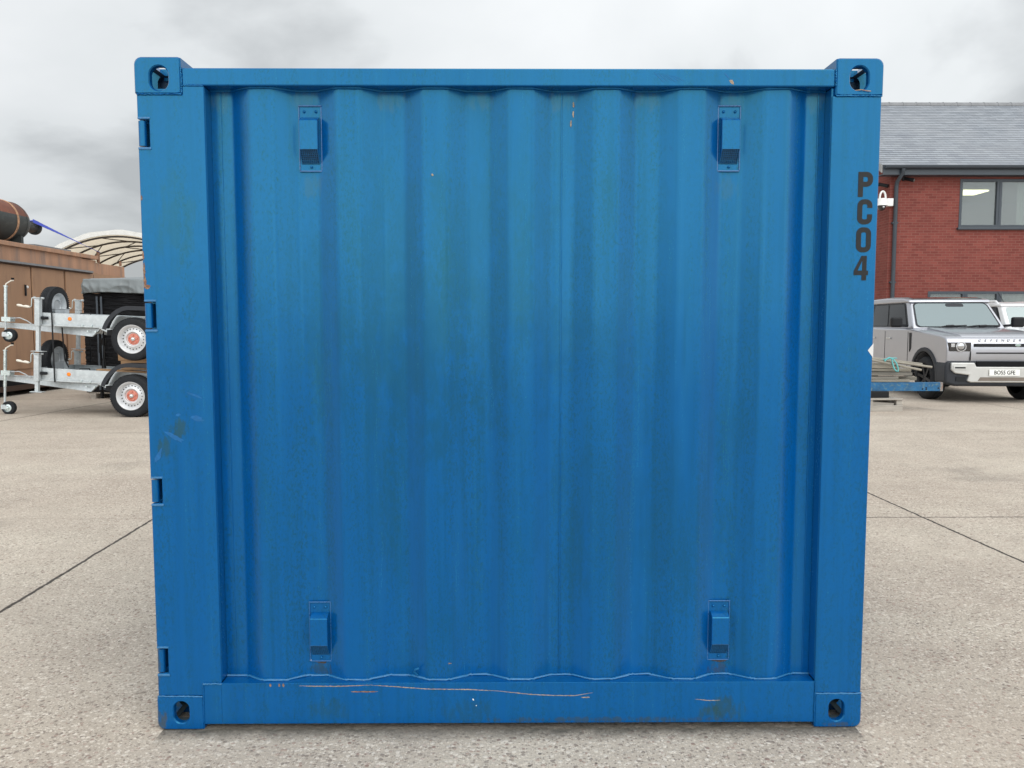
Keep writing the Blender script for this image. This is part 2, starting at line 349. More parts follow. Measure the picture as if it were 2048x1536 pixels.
def brick_mat():
    s = NT('red_brick')
    sep = s.n('ShaderNodeSeparateXYZ'); s.l(s.tc.outputs['Object'], sep.inputs[0])
    cb = s.n('ShaderNodeCombineXYZ'); s.l(s.math('ADD', sep.outputs[0], sep.outputs[1]), cb.inputs[0]); s.l(sep.outputs[2], cb.inputs[1])
    b = s.n('ShaderNodeTexBrick'); s.l(cb.outputs[0], b.inputs['Vector']); b.inputs['Scale'].default_value = 1.0
    b.inputs['Brick Width'].default_value = 0.225; b.inputs['Row Height'].default_value = 0.075; b.inputs['Mortar Size'].default_value = 0.006; b.inputs['Mortar Smooth'].default_value = 0.3
    b.inputs['Color1'].default_value = (0.165, 0.041, 0.033, 1); b.inputs['Color2'].default_value = (0.235, 0.064, 0.051, 1); b.inputs['Mortar'].default_value = (0.225, 0.115, 0.097, 1)
    n = s.noise(1.2, 6, 0.65); c = s.mix(s.ramp(n, [(0.35, 0.0), (0.7, 0.45)]), b.outputs['Color'], (0.135, 0.040, 0.034))
    n2 = s.noise(11, 4, 0.7); c = s.mix(s.ramp(n2, [(0.62, 0.0), (0.80, 0.55)]), c, (0.36, 0.19, 0.155))
    s.base(c); s.rough(0.9); s.b.inputs['Specular IOR Level'].default_value = 0.25; s.bump(b.outputs['Fac'], -0.3, 0.01); return s.m
def slate_mat():
    s = NT('slate')
    sep = s.n('ShaderNodeSeparateXYZ'); s.l(s.tc.outputs['Object'], sep.inputs[0])
    cb = s.n('ShaderNodeCombineXYZ'); s.l(sep.outputs[0], cb.inputs[0]); s.l(s.math('MULTIPLY', sep.outputs[2], 1.0), cb.inputs[1])
    b = s.n('ShaderNodeTexBrick'); s.l(cb.outputs[0], b.inputs['Vector']); b.inputs['Scale'].default_value = 1.0
    b.inputs['Brick Width'].default_value = 0.30; b.inputs['Row Height'].default_value = 0.0859; b.inputs['Mortar Size'].default_value = 0.005
    b.inputs['Color1'].default_value = (0.20, 0.222, 0.255, 1); b.inputs['Color2'].default_value = (0.29, 0.315, 0.35, 1); b.inputs['Mortar'].default_value = (0.10, 0.105, 0.115, 1)
    n = s.noise(0.8, 5, 0.6); c = s.mix(s.ramp(n, [(0.35, 0.0), (0.7, 0.5)]), b.outputs['Color'], (0.31, 0.32, 0.34))
    s.base(c); s.rough(0.55); s.bump(s.noise(8, 4), 0.1); return s.m
def glass_mat(name, tint, base, fac=0.6, rough=0.03, spec=0.8, metal=0.0):
    s = NT(name); s.b.inputs['Metallic'].default_value = metal; s.base(base); s.rough(rough); s.b.inputs['Specular IOR Level'].default_value = spec
    tr = s.n('ShaderNodeBsdfTransparent'); tr.inputs[0].default_value = (*tint, 1)
    mx = s.n('ShaderNodeMixShader'); mx.inputs[0].default_value = fac
    s.l(tr.outputs[0], mx.inputs[1]); s.l(s.b.outputs[0], mx.inputs[2])
    out = [x for x in s.nt.nodes if x.type == 'OUTPUT_MATERIAL'][0]; s.l(mx.outputs[0], out.inputs[0]); return s.m
def emit_mat(name, c, st):
    s = NT(name); s.base(c); s.b.inputs['Emission Color'].default_value = (*c, 1); s.b.inputs['Emission Strength'].default_value = st; return s.m
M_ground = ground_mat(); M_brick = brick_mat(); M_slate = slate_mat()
M_frame = pm('anthracite_frame', (0.040, 0.052, 0.066), 0.4, var=0.08)
M_lead = pm('ridge_grey', (0.20, 0.205, 0.215), 0.6)
M_soffit = pm('verge_grey', (0.32, 0.33, 0.33), 0.6)
M_galv = pm('galvanised', (0.50, 0.54, 0.555), 0.40, 0.35, var=0.14, scale=9, bump=0.05, col2=(0.66, 0.69, 0.70), thr=(0.5, 0.75))
M_galvd = pm('galvanised_dull', (0.46, 0.49, 0.51), 0.5, 0.3, var=0.15, scale=9)
M_zinc = pm('zinc_bright', (0.66, 0.74, 0.74), 0.3, 0.7, var=0.1, scale=20)
M_tyre = pm('tyre_rubber', (0.015, 0.017, 0.020), 0.75, var=0.3, scale=25, bump=0.05, spec=0.25, col2=(0.05, 0.045, 0.04), thr=(0.55, 0.8))
M_rim = pm('silver_rim', (0.62, 0.63, 0.64), 0.35, 0.35, var=0.06, scale=10)
M_red = pm('red_hub', (0.55, 0.12, 0.075), 0.5, var=0.3, scale=60, col2=(0.62, 0.45, 0.36))
M_plast = pm('dark_plastic', (0.026, 0.029, 0.035), 0.5, var=0.12, scale=15, spec=0.3)
M_black = pm('black_plastic', (0.009, 0.010, 0.012), 0.42, var=0.2, scale=15, spec=0.25)
M_orange = pm('orange_reflector', (0.85, 0.22, 0.01), 0.25, var=0.1, scale=40)
M_bone = pm('bone_plastic', (0.72, 0.68, 0.60), 0.5, var=0.1, scale=30)
M_brown = pm('brown_steel', (0.33, 0.19, 0.11), 0.6, var=0.16, scale=1.6, stretch=(1.5, 1.5, 0.3), bump=0.04, col2=(0.19, 0.11, 0.07), thr=(0.55, 0.85))
M_brownd = pm('brown_steel_worn', (0.40, 0.225, 0.14), 0.65, var=0.25, scale=3.0, stretch=(1.2, 1.2, 0.12), col2=(0.22, 0.165, 0.14), thr=(0.5, 0.75))
M_browndk = pm('brown_shadow_gap', (0.05, 0.025, 0.015), 0.8)
M_pale = pm('paper_scrap', (0.62, 0.60, 0.57), 0.7, var=0.1)
M_rustcyl = pm('silencer_rust', (0.15, 0.055, 0.035), 0.75, var=0.4, scale=3, col2=(0.33, 0.18, 0.10), thr=(0.56, 0.72), bump=0.15)
M_sootcyl = pm('silencer_dark', (0.032, 0.037, 0.036), 0.55, var=0.3, scale=4, stretch=(0.6, 0.6, 1), col2=(0.085, 0.09, 0.085), thr=(0.55, 0.85), bump=0.08)
M_bandr = pm('pale_rust_band', (0.42, 0.24, 0.14), 0.75, var=0.4, scale=14)
M_bstrap = pm('blue_webbing', (0.04, 0.065, 0.40), 0.6, var=0.12, scale=60)
def fabric_mat():
    s = NT('cream_fabric'); s.base((0.78, 0.71, 0.58)); s.rough(0.7)
    tr = s.n('ShaderNodeBsdfTranslucent'); tr.inputs[0].default_value = (0.80, 0.72, 0.58, 1); mx = s.n('ShaderNodeMixShader'); mx.inputs[0].default_value = 0.5
    s.l(s.b.outputs[0], mx.inputs[1]); s.l(tr.outputs[0], mx.inputs[2])
    out = [x for x in s.nt.nodes if x.type == 'OUTPUT_MATERIAL'][0]; s.l(mx.outputs[0], out.inputs[0]); return s.m
M_fabric = fabric_mat()
M_valance = pm('white_fabric', (0.62, 0.62, 0.60), 0.7, var=0.08, scale=3)
M_rib = pm('dark_rib', (0.05, 0.042, 0.038), 0.6)
def wrap_mat():
    s = NT('black_wrap'); s.base((0.004, 0.0045, 0.006)); s.rough(0.28); s.b.inputs['Specular IOR Level'].default_value = 0.18
    n = s.noise(5, 5, 0.6, s.mapv((0.35, 0.35, 8.0))); s.bump(n, 0.9, 0.05); return s.m
M_wrap = wrap_mat()
M_tarp = pm('grey_tarp', (0.165, 0.185, 0.19), 0.36, var=0.10, scale=5, bump=0.12, bscale=14)
M_wood = pm('raw_timber', (0.42, 0.25, 0.13), 0.75, var=0.25, scale=3, stretch=(0.4, 4, 4), bump=0.1)
M_wood2 = pm('weathered_timber', (0.27, 0.248, 0.205), 0.85, var=0.35, scale=3.2, stretch=(0.35, 5, 5), bump=0.2)
M_wood3 = pm('grey_timber', (0.165, 0.155, 0.135), 0.85, var=0.35, scale=3.2, stretch=(0.35, 5, 5), bump=0.2)
M_palwood = pm('pallet_timber', (0.36, 0.33, 0.29), 0.85, var=0.25, scale=5, stretch=(0.4, 4, 4), col2=(0.16, 0.14, 0.12), thr=(0.62, 0.8))
M_rope = pm('turquoise_rope', (0.13, 0.46, 0.47), 0.7, var=0.2, scale=80)
M_car = pm('silver_grey_paint', (0.46, 0.47, 0.51), 0.36, 0.88, var=0.0, scale=2, coat=0.7)
M_carw = pm('white_car_paint', (0.74, 0.75, 0.76), 0.3, 0.0, var=0.02, scale=2, coat=0.7)
M_carb = pm('gloss_black', (0.010, 0.010, 0.012), 0.12, var=0.1, coat=1.0)
M_skid = pm('satin_silver', (0.55, 0.55, 0.53), 0.4, 0.45, var=0.05)
M_screen = glass_mat('windscreen_glass', (0.55, 0.66, 0.64), (0.31, 0.37, 0.38), 0.82, 0.04, 1.0, 0.6)
M_screenw = glass_mat('pale_windscreen', (0.55, 0.66, 0.64), (0.55, 0.62, 0.61), 0.9, 0.05, 1.0, 0.7)
M_sideg = glass_mat('side_glass', (0.25, 0.3, 0.3), (0.006, 0.008, 0.011), 0.96, 0.03, 0.35)
M_pane = glass_mat('window_glass', (0.80, 0.86, 0.86), (0.30, 0.32, 0.32), 0.40, 0.02, 1.0, 0.5)
M_room = pm('room_grey', (0.46, 0.47, 0.47), 0.9, var=0.05)
M_blind = pm('cream_blind', (0.62, 0.62, 0.52), 0.8, var=0.08, scale=14, stretch=(3, 3, 0.1))
M_lens = pm('clear_lens', (0.55, 0.56, 0.58), 0.1, 0.8, var=0.1)
M_taupe = pm('mesh_taupe', (0.17, 0.14, 0.115), 0.6)
M_plate = pm('number_plate_white', (0.82, 0.82, 0.79), 0.4, var=0.02)
M_green = pm('badge_green', (0.30, 0.40, 0.36), 0.35, 0.3)
M_seat = pm('seat_dark', (0.02, 0.02, 0.022), 0.8)
M_lamp = emit_mat('ceiling_lamp_glow', (1.0, 0.88, 0.52), 5.0)

# ------------------------------------------------------------------ ground
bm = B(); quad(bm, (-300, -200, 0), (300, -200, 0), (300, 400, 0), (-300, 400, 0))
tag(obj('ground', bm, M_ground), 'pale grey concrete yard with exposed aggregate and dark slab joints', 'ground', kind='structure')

# ================================================================== shipping container
H = 2.2616
cont = thing('shipping_container', 'blue corrugated steel shipping container filling the middle, lettered PC04', 'container')
def rrect(cx, cz, hx, hz, rad, a):
    """distance from (cx,cz) to the rounded rectangle boundary centred there, direction a; rad = dict by quadrant sign"""
    dx, dz = math.cos(a), math.sin(a)
    r = rad(dx, dz)
    lo, hi = 0.0, 2*(hx+hz)
    for _ in range(40):
        t = (lo+hi)/2; x, z = abs(t*dx), abs(t*dz)
        qx, qz = x-(hx-r), z-(hz-r)
        inside = (x <= hx and z <= hz) and not (qx > 0 and qz > 0 and qx*qx+qz*qz > r*r)
        lo, hi = (t, hi) if inside else (lo, t)
    return lo
def casting(x0, x1, z0, z1, hx, hz, outx, outz, y0=0.0, back=0.165, mirror=False):
    """hollow corner casting with an oval front hole at (hx,hz) and open top/bottom and outer apertures"""
    bm = B(); cx, cz = (x0+x1)/2, (z0+z1)/2; n = 64
    def outl(ins):
        pts = []
        for i in range(n):
            a = 2*math.pi*(i+0.5)/n
            t = rrect(0, 0, (x1-x0)/2-ins, (z1-z0)/2-ins, lambda dx, dz: (0.024 if dx*outx > 0 and dz*outz > 0 else 0.004), a)
            pts.append((cx+t*math.cos(a), cz+t*math.sin(a)))
        return pts
    def hole(hw, hh, r):
        pts = []
        for i in range(n):
            a = 2*math.pi*(i+0.5)/n
            # sample around the casting centre so rings correspond, the hole centre being offset
            t = rrect(0, 0, hw, hh, lambda dx, dz: r, a); pts.append((hx+t*math.cos(a), hz+t*math.sin(a)))
        return pts
    def ring(pts, y): return [bm.verts.new((p[0], y, p[1])) for p in pts]
    def bridge(a, b, skip=(), mi=0):
        for i in range(n):
            if i in skip: continue
            bm.faces.new((a[i], a[(i+1) % n], b[(i+1) % n], b[i])).material_index = mi
    y = lambda t: y0+t*(-1 if mirror else 1)
    o0, o1 = ring(outl(0.004), y(0)), ring(outl(0), y(0.005)); ww, wh = (0.0305, 0.0395) if outz > 0 else (0.0262, 0.0385)
    hh0 = ring(hole(ww+.003, wh+.003, ww+.0025), y(0)); hh1 = ring(hole(ww, wh, ww-.0005), y(0.004)); hh2 = ring(hole(ww, wh, ww-.0005), y(0.022)); ntop = None
    bridge(o0, hh0); bridge(o0, o1); bridge(hh0, hh1); bridge(hh1, hh2)
    i1 = ring(outl(0.022), y(0.022)); bridge(hh2, i1)
    # shell with apertures in the outer side and the top / bottom
    def dirset(ax, s):
        out = set()
        for i in range(n):
            a = 2*math.pi*(i+0.5+0.5)/n; dx, dz = math.cos(a), math.sin(a)
            v = (dx if ax == 0 else dz)*s
            if v > 0.80: out.add(i)
        return out
    sk = dirset(0, outx) | dirset(1, outz)
    o2, o3, o4 = ring(outl(0), y(0.045)), ring(outl(0), y(0.125)), ring(outl(0), y(back)); i2, i3, i4 = ring(outl(0.022), y(0.045)), ring(outl(0.022), y(0.125)), ring(outl(0.022), y(back-0.02))
    bridge(o1, o2); bridge(o2, o3, sk); bridge(o3, o4); bridge(i1, i2, (), 1); bridge(i2, i3, sk, 1); bridge(i3, i4, (), 1)
    for i in range(n):
        if i in sk:
            j = (i+1) % n
            bm.faces.new((o2[i], o2[j], i2[j], i2[i])); bm.faces.new((o3[i], o3[j], i3[j], i3[i]))
            if (i-1) % n not in sk: bm.faces.new((o2[i], o3[i], i3[i], i2[i]))
            if j not in sk: bm.faces.new((o2[j], o3[j], i3[j], i2[j]))
    bm.faces.new(o4); bm.faces.new(i4).material_index = 1
    return obj('corner_casting', bm, [M_blue, M_inner if outz > 0 else M_hole], cont, smooth=30)
casting(-1.219, -1.068, 2.144, H, -1.139, 2.194, -1, 1)
casting(1.064, 1.219, 2.142, H, 1.140, 2.197, 1, 1)
casting(-1.219, -1.058, 0.0, 0.119, -1.1355, 0.062, -1, -1)
casting(1.056, 1.219, 0.0, 0.121, 1.132, 0.062, 1, -1)
DEP = 2.2
for (x0, x1, ox) in ((-1.219, -1.06, -1), (1.06, 1.219, 1)):
    casting(x0, x1, 0.0, 0.119, (x0+x1)/2, 0.062, ox, -1, DEP, 0.165, True)
    casting(x0, x1, 2.143, H, (x0+x1)/2, 2.195, ox, 1, DEP, 0.165, True)
# left (door) post, notched for the hinges
HZ = [(1.976, 2.064), (1.382, 1.472), (0.794, 0.878), (0.200, 0.288)]
bm = B(); XL, XN, XI = -1.2145, -1.177, -0.996
out = [(XI, 0.1195), (XI, 2.1712), (-1.0672, 2.1712), (-1.0672, 2.1435), (XL, 2.1435)]
for z0, z1 in HZ: out += [(XL, z1), (XN, z1), (XN, z0), (XL, z0)]
out.append((XL, 0.1195))
prism(bm, out, 'y', 0.004, 0.014)
box(bm, XI-0.010, XI, 0.014, 0.10, 0.165, 2.171)
zz = [0.1195] + [v for z in reversed(HZ) for v in z] + [2.1435]
for a, b in zip(zz[0::2], zz[1::2]): box(bm, XL, XL+0.010, 0.014, 0.045, a, b)
box(bm, -1.2115, XI-0.0105, 0.05, 0.11, 0.1195, 2.1435)
obj('corner_post', bm, M_blue, cont, bevel=0.004, seg=3)
bm = B(); box(bm, 1.0545, 1.0645, 0.014, 0.10, 0.165, 2.171); prism(bm, [(1.0545, 0.1215), (1.216, 0.1215), (1.216, 2.1415), (1.0545, 2.1415)], 'y', 0.004, 0.014)
box(bm, 1.206, 1.216, 0.014, 0.16, 0.1215, 2.1415)
obj('corner_post', bm, M_blue, cont, bevel=0.004, seg=3)
for x0, x1 in ((-1.215, -1.08), (1.08, 1.215)):
    bm = B(); box(bm, x0, x1, DEP-0.14, DEP-0.004, 0.1195, 2.1425); obj('corner_post', bm, M_blue, cont, bevel=0.005)
# hinges (a lug above and below, the barrel between)
for z0, z1 in HZ:
    bm = B(); cyl(bm, (-1.2035, 0.016, z0+0.004), (-1.2035, 0.016, z1-0.004), 0.0125, n=20); box(bm, -1.203, -1.197, 0.016, 0.05, z0+0.006, z1-0.006)
    h = obj('hinge', bm, M_blue, cont, smooth=40)
    bm = B(); box(bm, XL+0.001, XN+0.004, 0.0015, 0.020, z1+0.0005, z1+0.0075); obj('hinge_lug', bm, M_weld, h, bevel=0.002)
    bm = B(); box(bm, XL+0.001, XN+0.006, 0.0005, 0.020, z0-0.0095, z0-0.0015); obj('hinge_lug', bm, M_weld, h, bevel=0.002)
# rails
bm = B(); box(bm, -1.0675, 1.0635, 0.006, 0.066, 2.1722, 2.2282); obj('top_rail', bm, M_blue, cont, bevel=0.004, seg=3)
bm = B(); box(bm, -1.0578, -0.9962, 0.0025, 0.0039, 0.0195, 0.163); box(bm, -0.9961, 1.0543, 0.003, 0.10, 0.0195, 0.1635)
v = obj('bottom_rail', bm, M_blue, cont, bevel=0.003, seg=3)
for z, nm in ((2.172, 'top_rail'), (0.02, 'bottom_rail')):
    bm = B(); box(bm, -1.06, 1.06, DEP-0.066, DEP-0.006, z, z+(0.056 if z > 1 else 0.14)); obj(nm, bm, M_blue, cont, bevel=0.004)
for sx in (-1, 1):
    bm = B(); box(bm, min(sx*1.212, sx*1.152), max(sx*1.212, sx*1.152), 0.165, DEP-0.165, 2.172, 2.228); obj('top_rail', bm, M_blue, cont, bevel=0.004)
    bm = B(); box(bm, min(sx*1.212, sx*1.152), max(sx*1.212, sx*1.152), 0.165, DEP-0.165, 0.02, 0.16); obj('bottom_rail', bm, M_blue, cont, bevel=0.004)
# corrugated panel
YC, YT = 0.026, 0.064
CR = [-0.818, -0.5335, -0.2485, 0.036, 0.3185, 0.602, 0.883]
def corr(crs, x0, x1, yc, yt):
    P = [(x0, yt)]
    for c in crs: P += [(c-0.107, yt), (c-0.039, yc), (c+0.039, yc), (c+0.107, yt)]
    P.append((x1, yt)); Q = []
    # rounded bends
    for i, p in enumerate(P):
        if i in (0, len(P)-1): Q.append(p); continue
        a, b = Vector(P[i-1]), Vector(P[i+1]); p = Vector(p); r = 0.012
        pa = p+(a-p).normalized()*r; pb = p+(b-p).normalized()*r
        for t in (0, 0.2, 0.4, 0.6, 0.8, 1): Q.append(tuple(pa*(1-t)**2+p*2*t*(1-t)+pb*t*t))
    return Q
prof = corr(CR, XI+0.0005, 1.054, YC, YT)
bm = B(); rows = []; NZ = 40
rnd = random.Random(3)
for k in range(NZ+1):
    z = 0.1640 + (2.1718-0.1640)*k/NZ
    rows.append([bm.verts.new((x, y + 0.0012*math.sin(3.1*x+2.3*z)*math.sin(2.2*z+1.3), z)) for x, y in prof])
for a, b in zip(rows, rows[1:]):
    for i in range(len(prof)-1): bm.faces.new((a[i], a[i+1], b[i+1], b[i]))
panel = obj('end_panel', bm, M_panel, cont, smooth=50)
# weld seams on the panel: edge strips and the middle joint
def wobble_tube(bm, p0, p1, r, n=40, amp=0.0015, seed=1):
    rr = random.Random(seed); p0, p1 = Vector(p0), Vector(p1)
    pts = [p0.lerp(p1, i/n) + Vector((rr.uniform(-amp, amp), rr.uniform(-amp/2, amp/2), rr.uniform(-amp, amp))) for i in range(n+1)]
    tube(bm, pts, r, 6, rs=[r*rr.uniform(0.7, 1.25) for _ in pts])
def panel_y(x):
    for (xa, ya), (xb, yb) in zip(prof, prof[1:]):
        if xa <= x <= xb: return ya + (yb-ya)*(x-xa)/max(1e-9, xb-xa)
    return YT
for xx, sd_ in ((-0.9635, 1), (1.0315, 2), (0.172, 3)):
    bm = B(); y = panel_y(xx); box(bm, xx-0.0015, xx+0.0015, y-0.0030, y+0.001, 0.166, 2.168); wobble_tube(bm, (xx+0.0022, y-0.0006, 0.166), (xx+0.0022, y-0.0006, 2.168), 0.0016, 60, 0.0005, sd_)
    obj('seam', bm, M_blue, panel)
# weld beads following the corrugation at foot and head, and round the castings
bm = B(); rr = random.Random(9)
tube(bm, [(x, y-0.003, 0.1645+rr.uniform(0, 0.003)) for x, y in prof], 0.004, 6, rs=[0.004*rr.uniform(0.8, 1.3) for _ in prof]); obj('weld_bead', bm, M_weld, cont, smooth=60)
bm = B(); tube(bm, [(x, y-0.003, 2.171) for x, y in prof], 0.004, 6, rs=[0.004*rr.uniform(0.8, 1.3) for _ in prof]); obj('weld_bead', bm, M_blue, cont, smooth=60)
for i, (a, b, m_) in enumerate((((-1.213, .002, .1195), (-1.06, .002, .1185), M_weld), ((1.058, .002, .1215), (1.216, .002, .1215), M_weld), ((-1.213, .002, 2.1432), (-1.068, .002, 2.1432), M_blue),
        ((1.064, .002, 2.1415), (1.216, .002, 2.1415), M_blue), ((-1.0675, .003, 2.172), (-1.0675, .003, 2.228), M_blue), ((-1.0675, .003, 2.146), (-1.0675, .003, 2.172), M_blue), ((1.0637, .003, 2.172), (1.0637, .003, 2.228), M_blue),
        ((-1.058, .001, .022), (-1.058, .001, .160), M_blue), ((1.0555, .001, .022), (1.0555, .001, .163), M_blue), ((-1.059, .0015, .163), (-0.994, .0015, .163), M_weld), ((-1.066, .004, 2.1715), (-0.998, .004, 2.1715), M_blue))):
    bm = B(); wobble_tube(bm, a, b, 0.0027, 30, 0.0010, 20+i); obj('weld_bead', bm, m_, cont, smooth=60)
# rest of the box: roof, far side, right end, doors at the left end
bm = B(); pr2 = [(-1.15, DEP-0.04)] + [(-1.15+0.0958*i, DEP-0.04-(0.036 if (i//2) % 2 else 0.0)) for i in range(1, 24)] + [(1.15, DEP-0.04)]
prism(bm, pr2 + [(p[0], p[1]-0.002) for p in reversed(pr2)], 'z', 0.16, 2.172); obj('back_panel', bm, M_panel, cont)
bm = B(); pr3 = [(1.17, 0.165)] + [(1.17+(0.036 if (i//2) % 2 else 0.0), 0.165+0.081*i) for i in range(1, 23)] + [(1.17, DEP-0.165)]
prism(bm, pr3 + [(p[0]-0.002, p[1]) for p in reversed(pr3)], 'z', 0.16, 2.172); obj('side_panel', bm, M_panel, cont)
bm = B(); box(bm, -1.15, 1.15, 0.0665, DEP-0.0665, 2.205, 2.215); obj('roof_panel', bm, M_panel, cont)
bm = B(); box(bm, -1.15, 1.15, 0.105, DEP-0.105, 0.12, 0.15); obj('floor_panel', bm, M_hole, cont)
for y0, y1 in ((0.175, 1.095), (1.105, DEP-0.175)):
    bm = B(); box(bm, -1.205, -1.165, y0, y1, 0.165, 2.168)
    for k in range(4): box(bm, -1.2075, -1.2051, y0+0.08+k*0.21, y0+0.16+k*0.21, 0.25, 2.08)
    d = obj('door', bm, M_panel, cont, bevel=0.003)
    for yy in (y0+0.30, y0+0.62):
        bm = B(); cyl(bm, (-1.228, yy, 0.19), (-1.228, yy, 2.14), 0.014, n=12)
        for z in (0.4, 1.1, 1.9): box(bm, -1.238, -1.2078, yy-0.03, yy+0.03, z, z+0.04)
        obj('lock_rod', bm, M_blue, d, smooth=40)
# ventilators
def vent(x, z, rusty=False):
    bm = B(); hw, hh = 0.0385, 0.1065
    y0 = YT-0.001
    box(bm, -hw, hw, -0.004, 0.0005, -hh, hh)
    p = obj('vent', bm, M_bluev, cont, bevel=0.0012, loc=(x, y0, z))
    bm = B()
    for a in ((-hw, -hw+0.0034), (hw-0.0034, hw)): box(bm, a[0], a[1], -0.0078, -0.0041, -hh+0.004, hh-0.001)
    box(bm, -hw, hw, -0.0092, -0.0041, hh-0.0008, hh+0.0034); box(bm, -hw+0.001, hw-0.001, -0.0070, -0.0041, -hh-0.0005, -hh+0.0035)
    obj('plate_edge', bm, M_edge, p, bevel=0.0012)
    # hood: side outline in (y,z)
    w = 0.0285; T = 0.034
    ol = [(-0.0045, 0.071), (-0.010, 0.070), (-T+0.002, 0.058), (-T, 0.055), (-T, -0.0385), (-0.0055, -0.0815), (-0.0045, -0.0815)]
    bm = B()
    prism(bm, [q for q in ol[:5]] + [(-T+0.0015, -0.0385), (-T+0.0015, 0.054), (-0.0085, 0.0675), (-0.0045, 0.0685)], 'x', -w, w)
    for s in (-1, 1): prism(bm, ol, 'x', s*w, s*(w+0.0015))
    obj('hood', bm, M_bluev, p, bevel=0.0008)
    bm = B(); a = Vector((0, -T+0.0005, -0.0388)); b = Vector((0, -0.0058, -0.081)); d = (b-a)
    nb = 9
    for i in range(nb+1):
        xx = -w + 2*w*i/nb; beam(bm, (xx, a.y, a.z), (xx, b.y, b.z), 0.0019, 0.0014)
    for i in range(9):
        q = a + d*(i/8); beam(bm, (-w, q.y, q.z), (w, q.y, q.z), 0.0013, 0.0019, up=(0, -1, 1))
    obj('grille', bm, M_grl, p)
    bm = B(); quad(bm, (-w, a.y+0.012, a.z+0.006), (w, a.y+0.012, a.z+0.006), (w, b.y+0.004, b.z+0.010), (-w, b.y+0.004, b.z+0.010)); obj('grille_backing', bm, M_inner, p)
    for rx, rz in ((-0.0195, 0.0895), (0.0195, 0.0895), (0.002, -0.0915)):
        bm = B(); lathe(bm, [(0.0048, 0), (0.0046, 0.003), (0.0030, 0.0052), (0, 0.0060)], (rx, -0.004, rz), (0, -1, 0), 14)
        obj('rivet', bm, M_bluev, p, smooth=60)
    if rusty:
        bm = B(); prism(bm, [(-0.030, -0.108), (0.034, -0.108), (0.028, -0.114), (0.01, -0.1165), (-0.012, -0.113)], 'y', -0.0004, 0.0008); obj('rust_stain', bm, M_grimer, p)
    return p
# the trough the vents sit in is y = YT
vent(-0.6655, 2.0135); vent(0.7325, 2.0155); vent(-0.6645, 0.3235, True); vent(0.7315, 0.3245, True)
# lettering PC04 (strokes)
bm = B(); SW = 0.0165; YL = 0.0036
def glyph(paths, x, z):
    for path, closed in paths: ribbon(bm, [(x+a, z+b) for a, b in path], SW, YL, 0.0007, closed)
hw, hh = 0.0165, 0.0405; rd = 0.013
Pp = [([(-hw+0.001, -hh-0.0005), (-hw+0.001, hh-SW/2)], False), ([(-hw+SW/2+0.001, hh-SW/2), (hw-rd, hh-SW/2)] + arc(hw-rd, hh-SW/2-rd, rd, rd, 90, 0, 5)[1:] + arc(hw-rd, hh-SW/2-rd-0.006, rd, rd, 0, -90, 5) + [(-hw+SW/2+0.001, hh-SW/2-2*rd-0.006)], False)]
Pp[0] = ([(-hw+0.001, -hh-0.0005), (-hw+0.001, hh)], False)
top = hh+0.0005-SW/2
Cc = [([(hw, 0.013), (hw, top-rd)] + arc(hw-rd, top-rd, rd, rd, 0, 90, 5)[1:] + [(-hw+rd, top)] + arc(-hw+rd, top-rd, rd, rd, 90, 180, 5)[1:] + [(-hw, -top+rd)] + arc(-hw+rd, -top+rd, rd, rd, 180, 270, 5)[1:] + [(hw-rd, -top)] + arc(hw-rd, -top+rd, rd, rd, 270, 360, 5)[1:] + [(hw, -0.008)], False)]
Oo = [(arc(hw-rd, top-rd, rd, rd, 0, 90, 5) + arc(-hw+rd, top-rd, rd, rd, 90, 180, 5) + arc(-hw+rd, -top+rd, rd, rd, 180, 270, 5) + arc(hw-rd, -top+rd, rd, rd, 270, 360, 5), True)]
glyph(Pp, 1.1715, 1.8575); glyph(Cc, 1.1725, 1.768); glyph(Oo, 1.1715, 1.6765)
x4, z4 = 1.1665, 1.584
prism(bm, [(x4+.0005, z4+.040), (x4+.018, z4+.040), (x4+.018, z4-.0085), (x4+.024, z4-.0085), (x4+.024, z4-.0235), (x4+.018, z4-.0235), (x4+.018, z4-.041), (x4+.0025, z4-.041), (x4+.0025, z4-.0235), (x4-.024, z4-.0235), (x4-.024, z4-.0095)], 'y', YL, YL-0.0007)
obj('lettering', bm, M_letter, cont)
# the triangular eye of the 4 in post blue
bm = B(); prism(bm, [(x4+.0025, z4-.0085), (x4+.0025, z4+.0225), (x4-.0115, z4-.0085)], 'y', YL-0.0008, YL-0.0011); obj('lettering_eye', bm, M_blue, cont)
# sticker folded round the right hand edge
bm = B(); quad(bm, (1.1985, 0.0030, 1.310), (1.2165, 0.0030, 1.286), (1.2165, 0.0030, 1.3335)); prism(bm, [(1.1985, 1.310), (1.2165, 1.286), (1.2165, 1.3335)], 'y', 0.0034, 0.0026)
prism(bm, [(0.003, 1.286), (0.003, 1.3335), (0.02, 1.3095)], 'x', 1.2163, 1.2172); obj('sticker', bm, M_stick, cont)
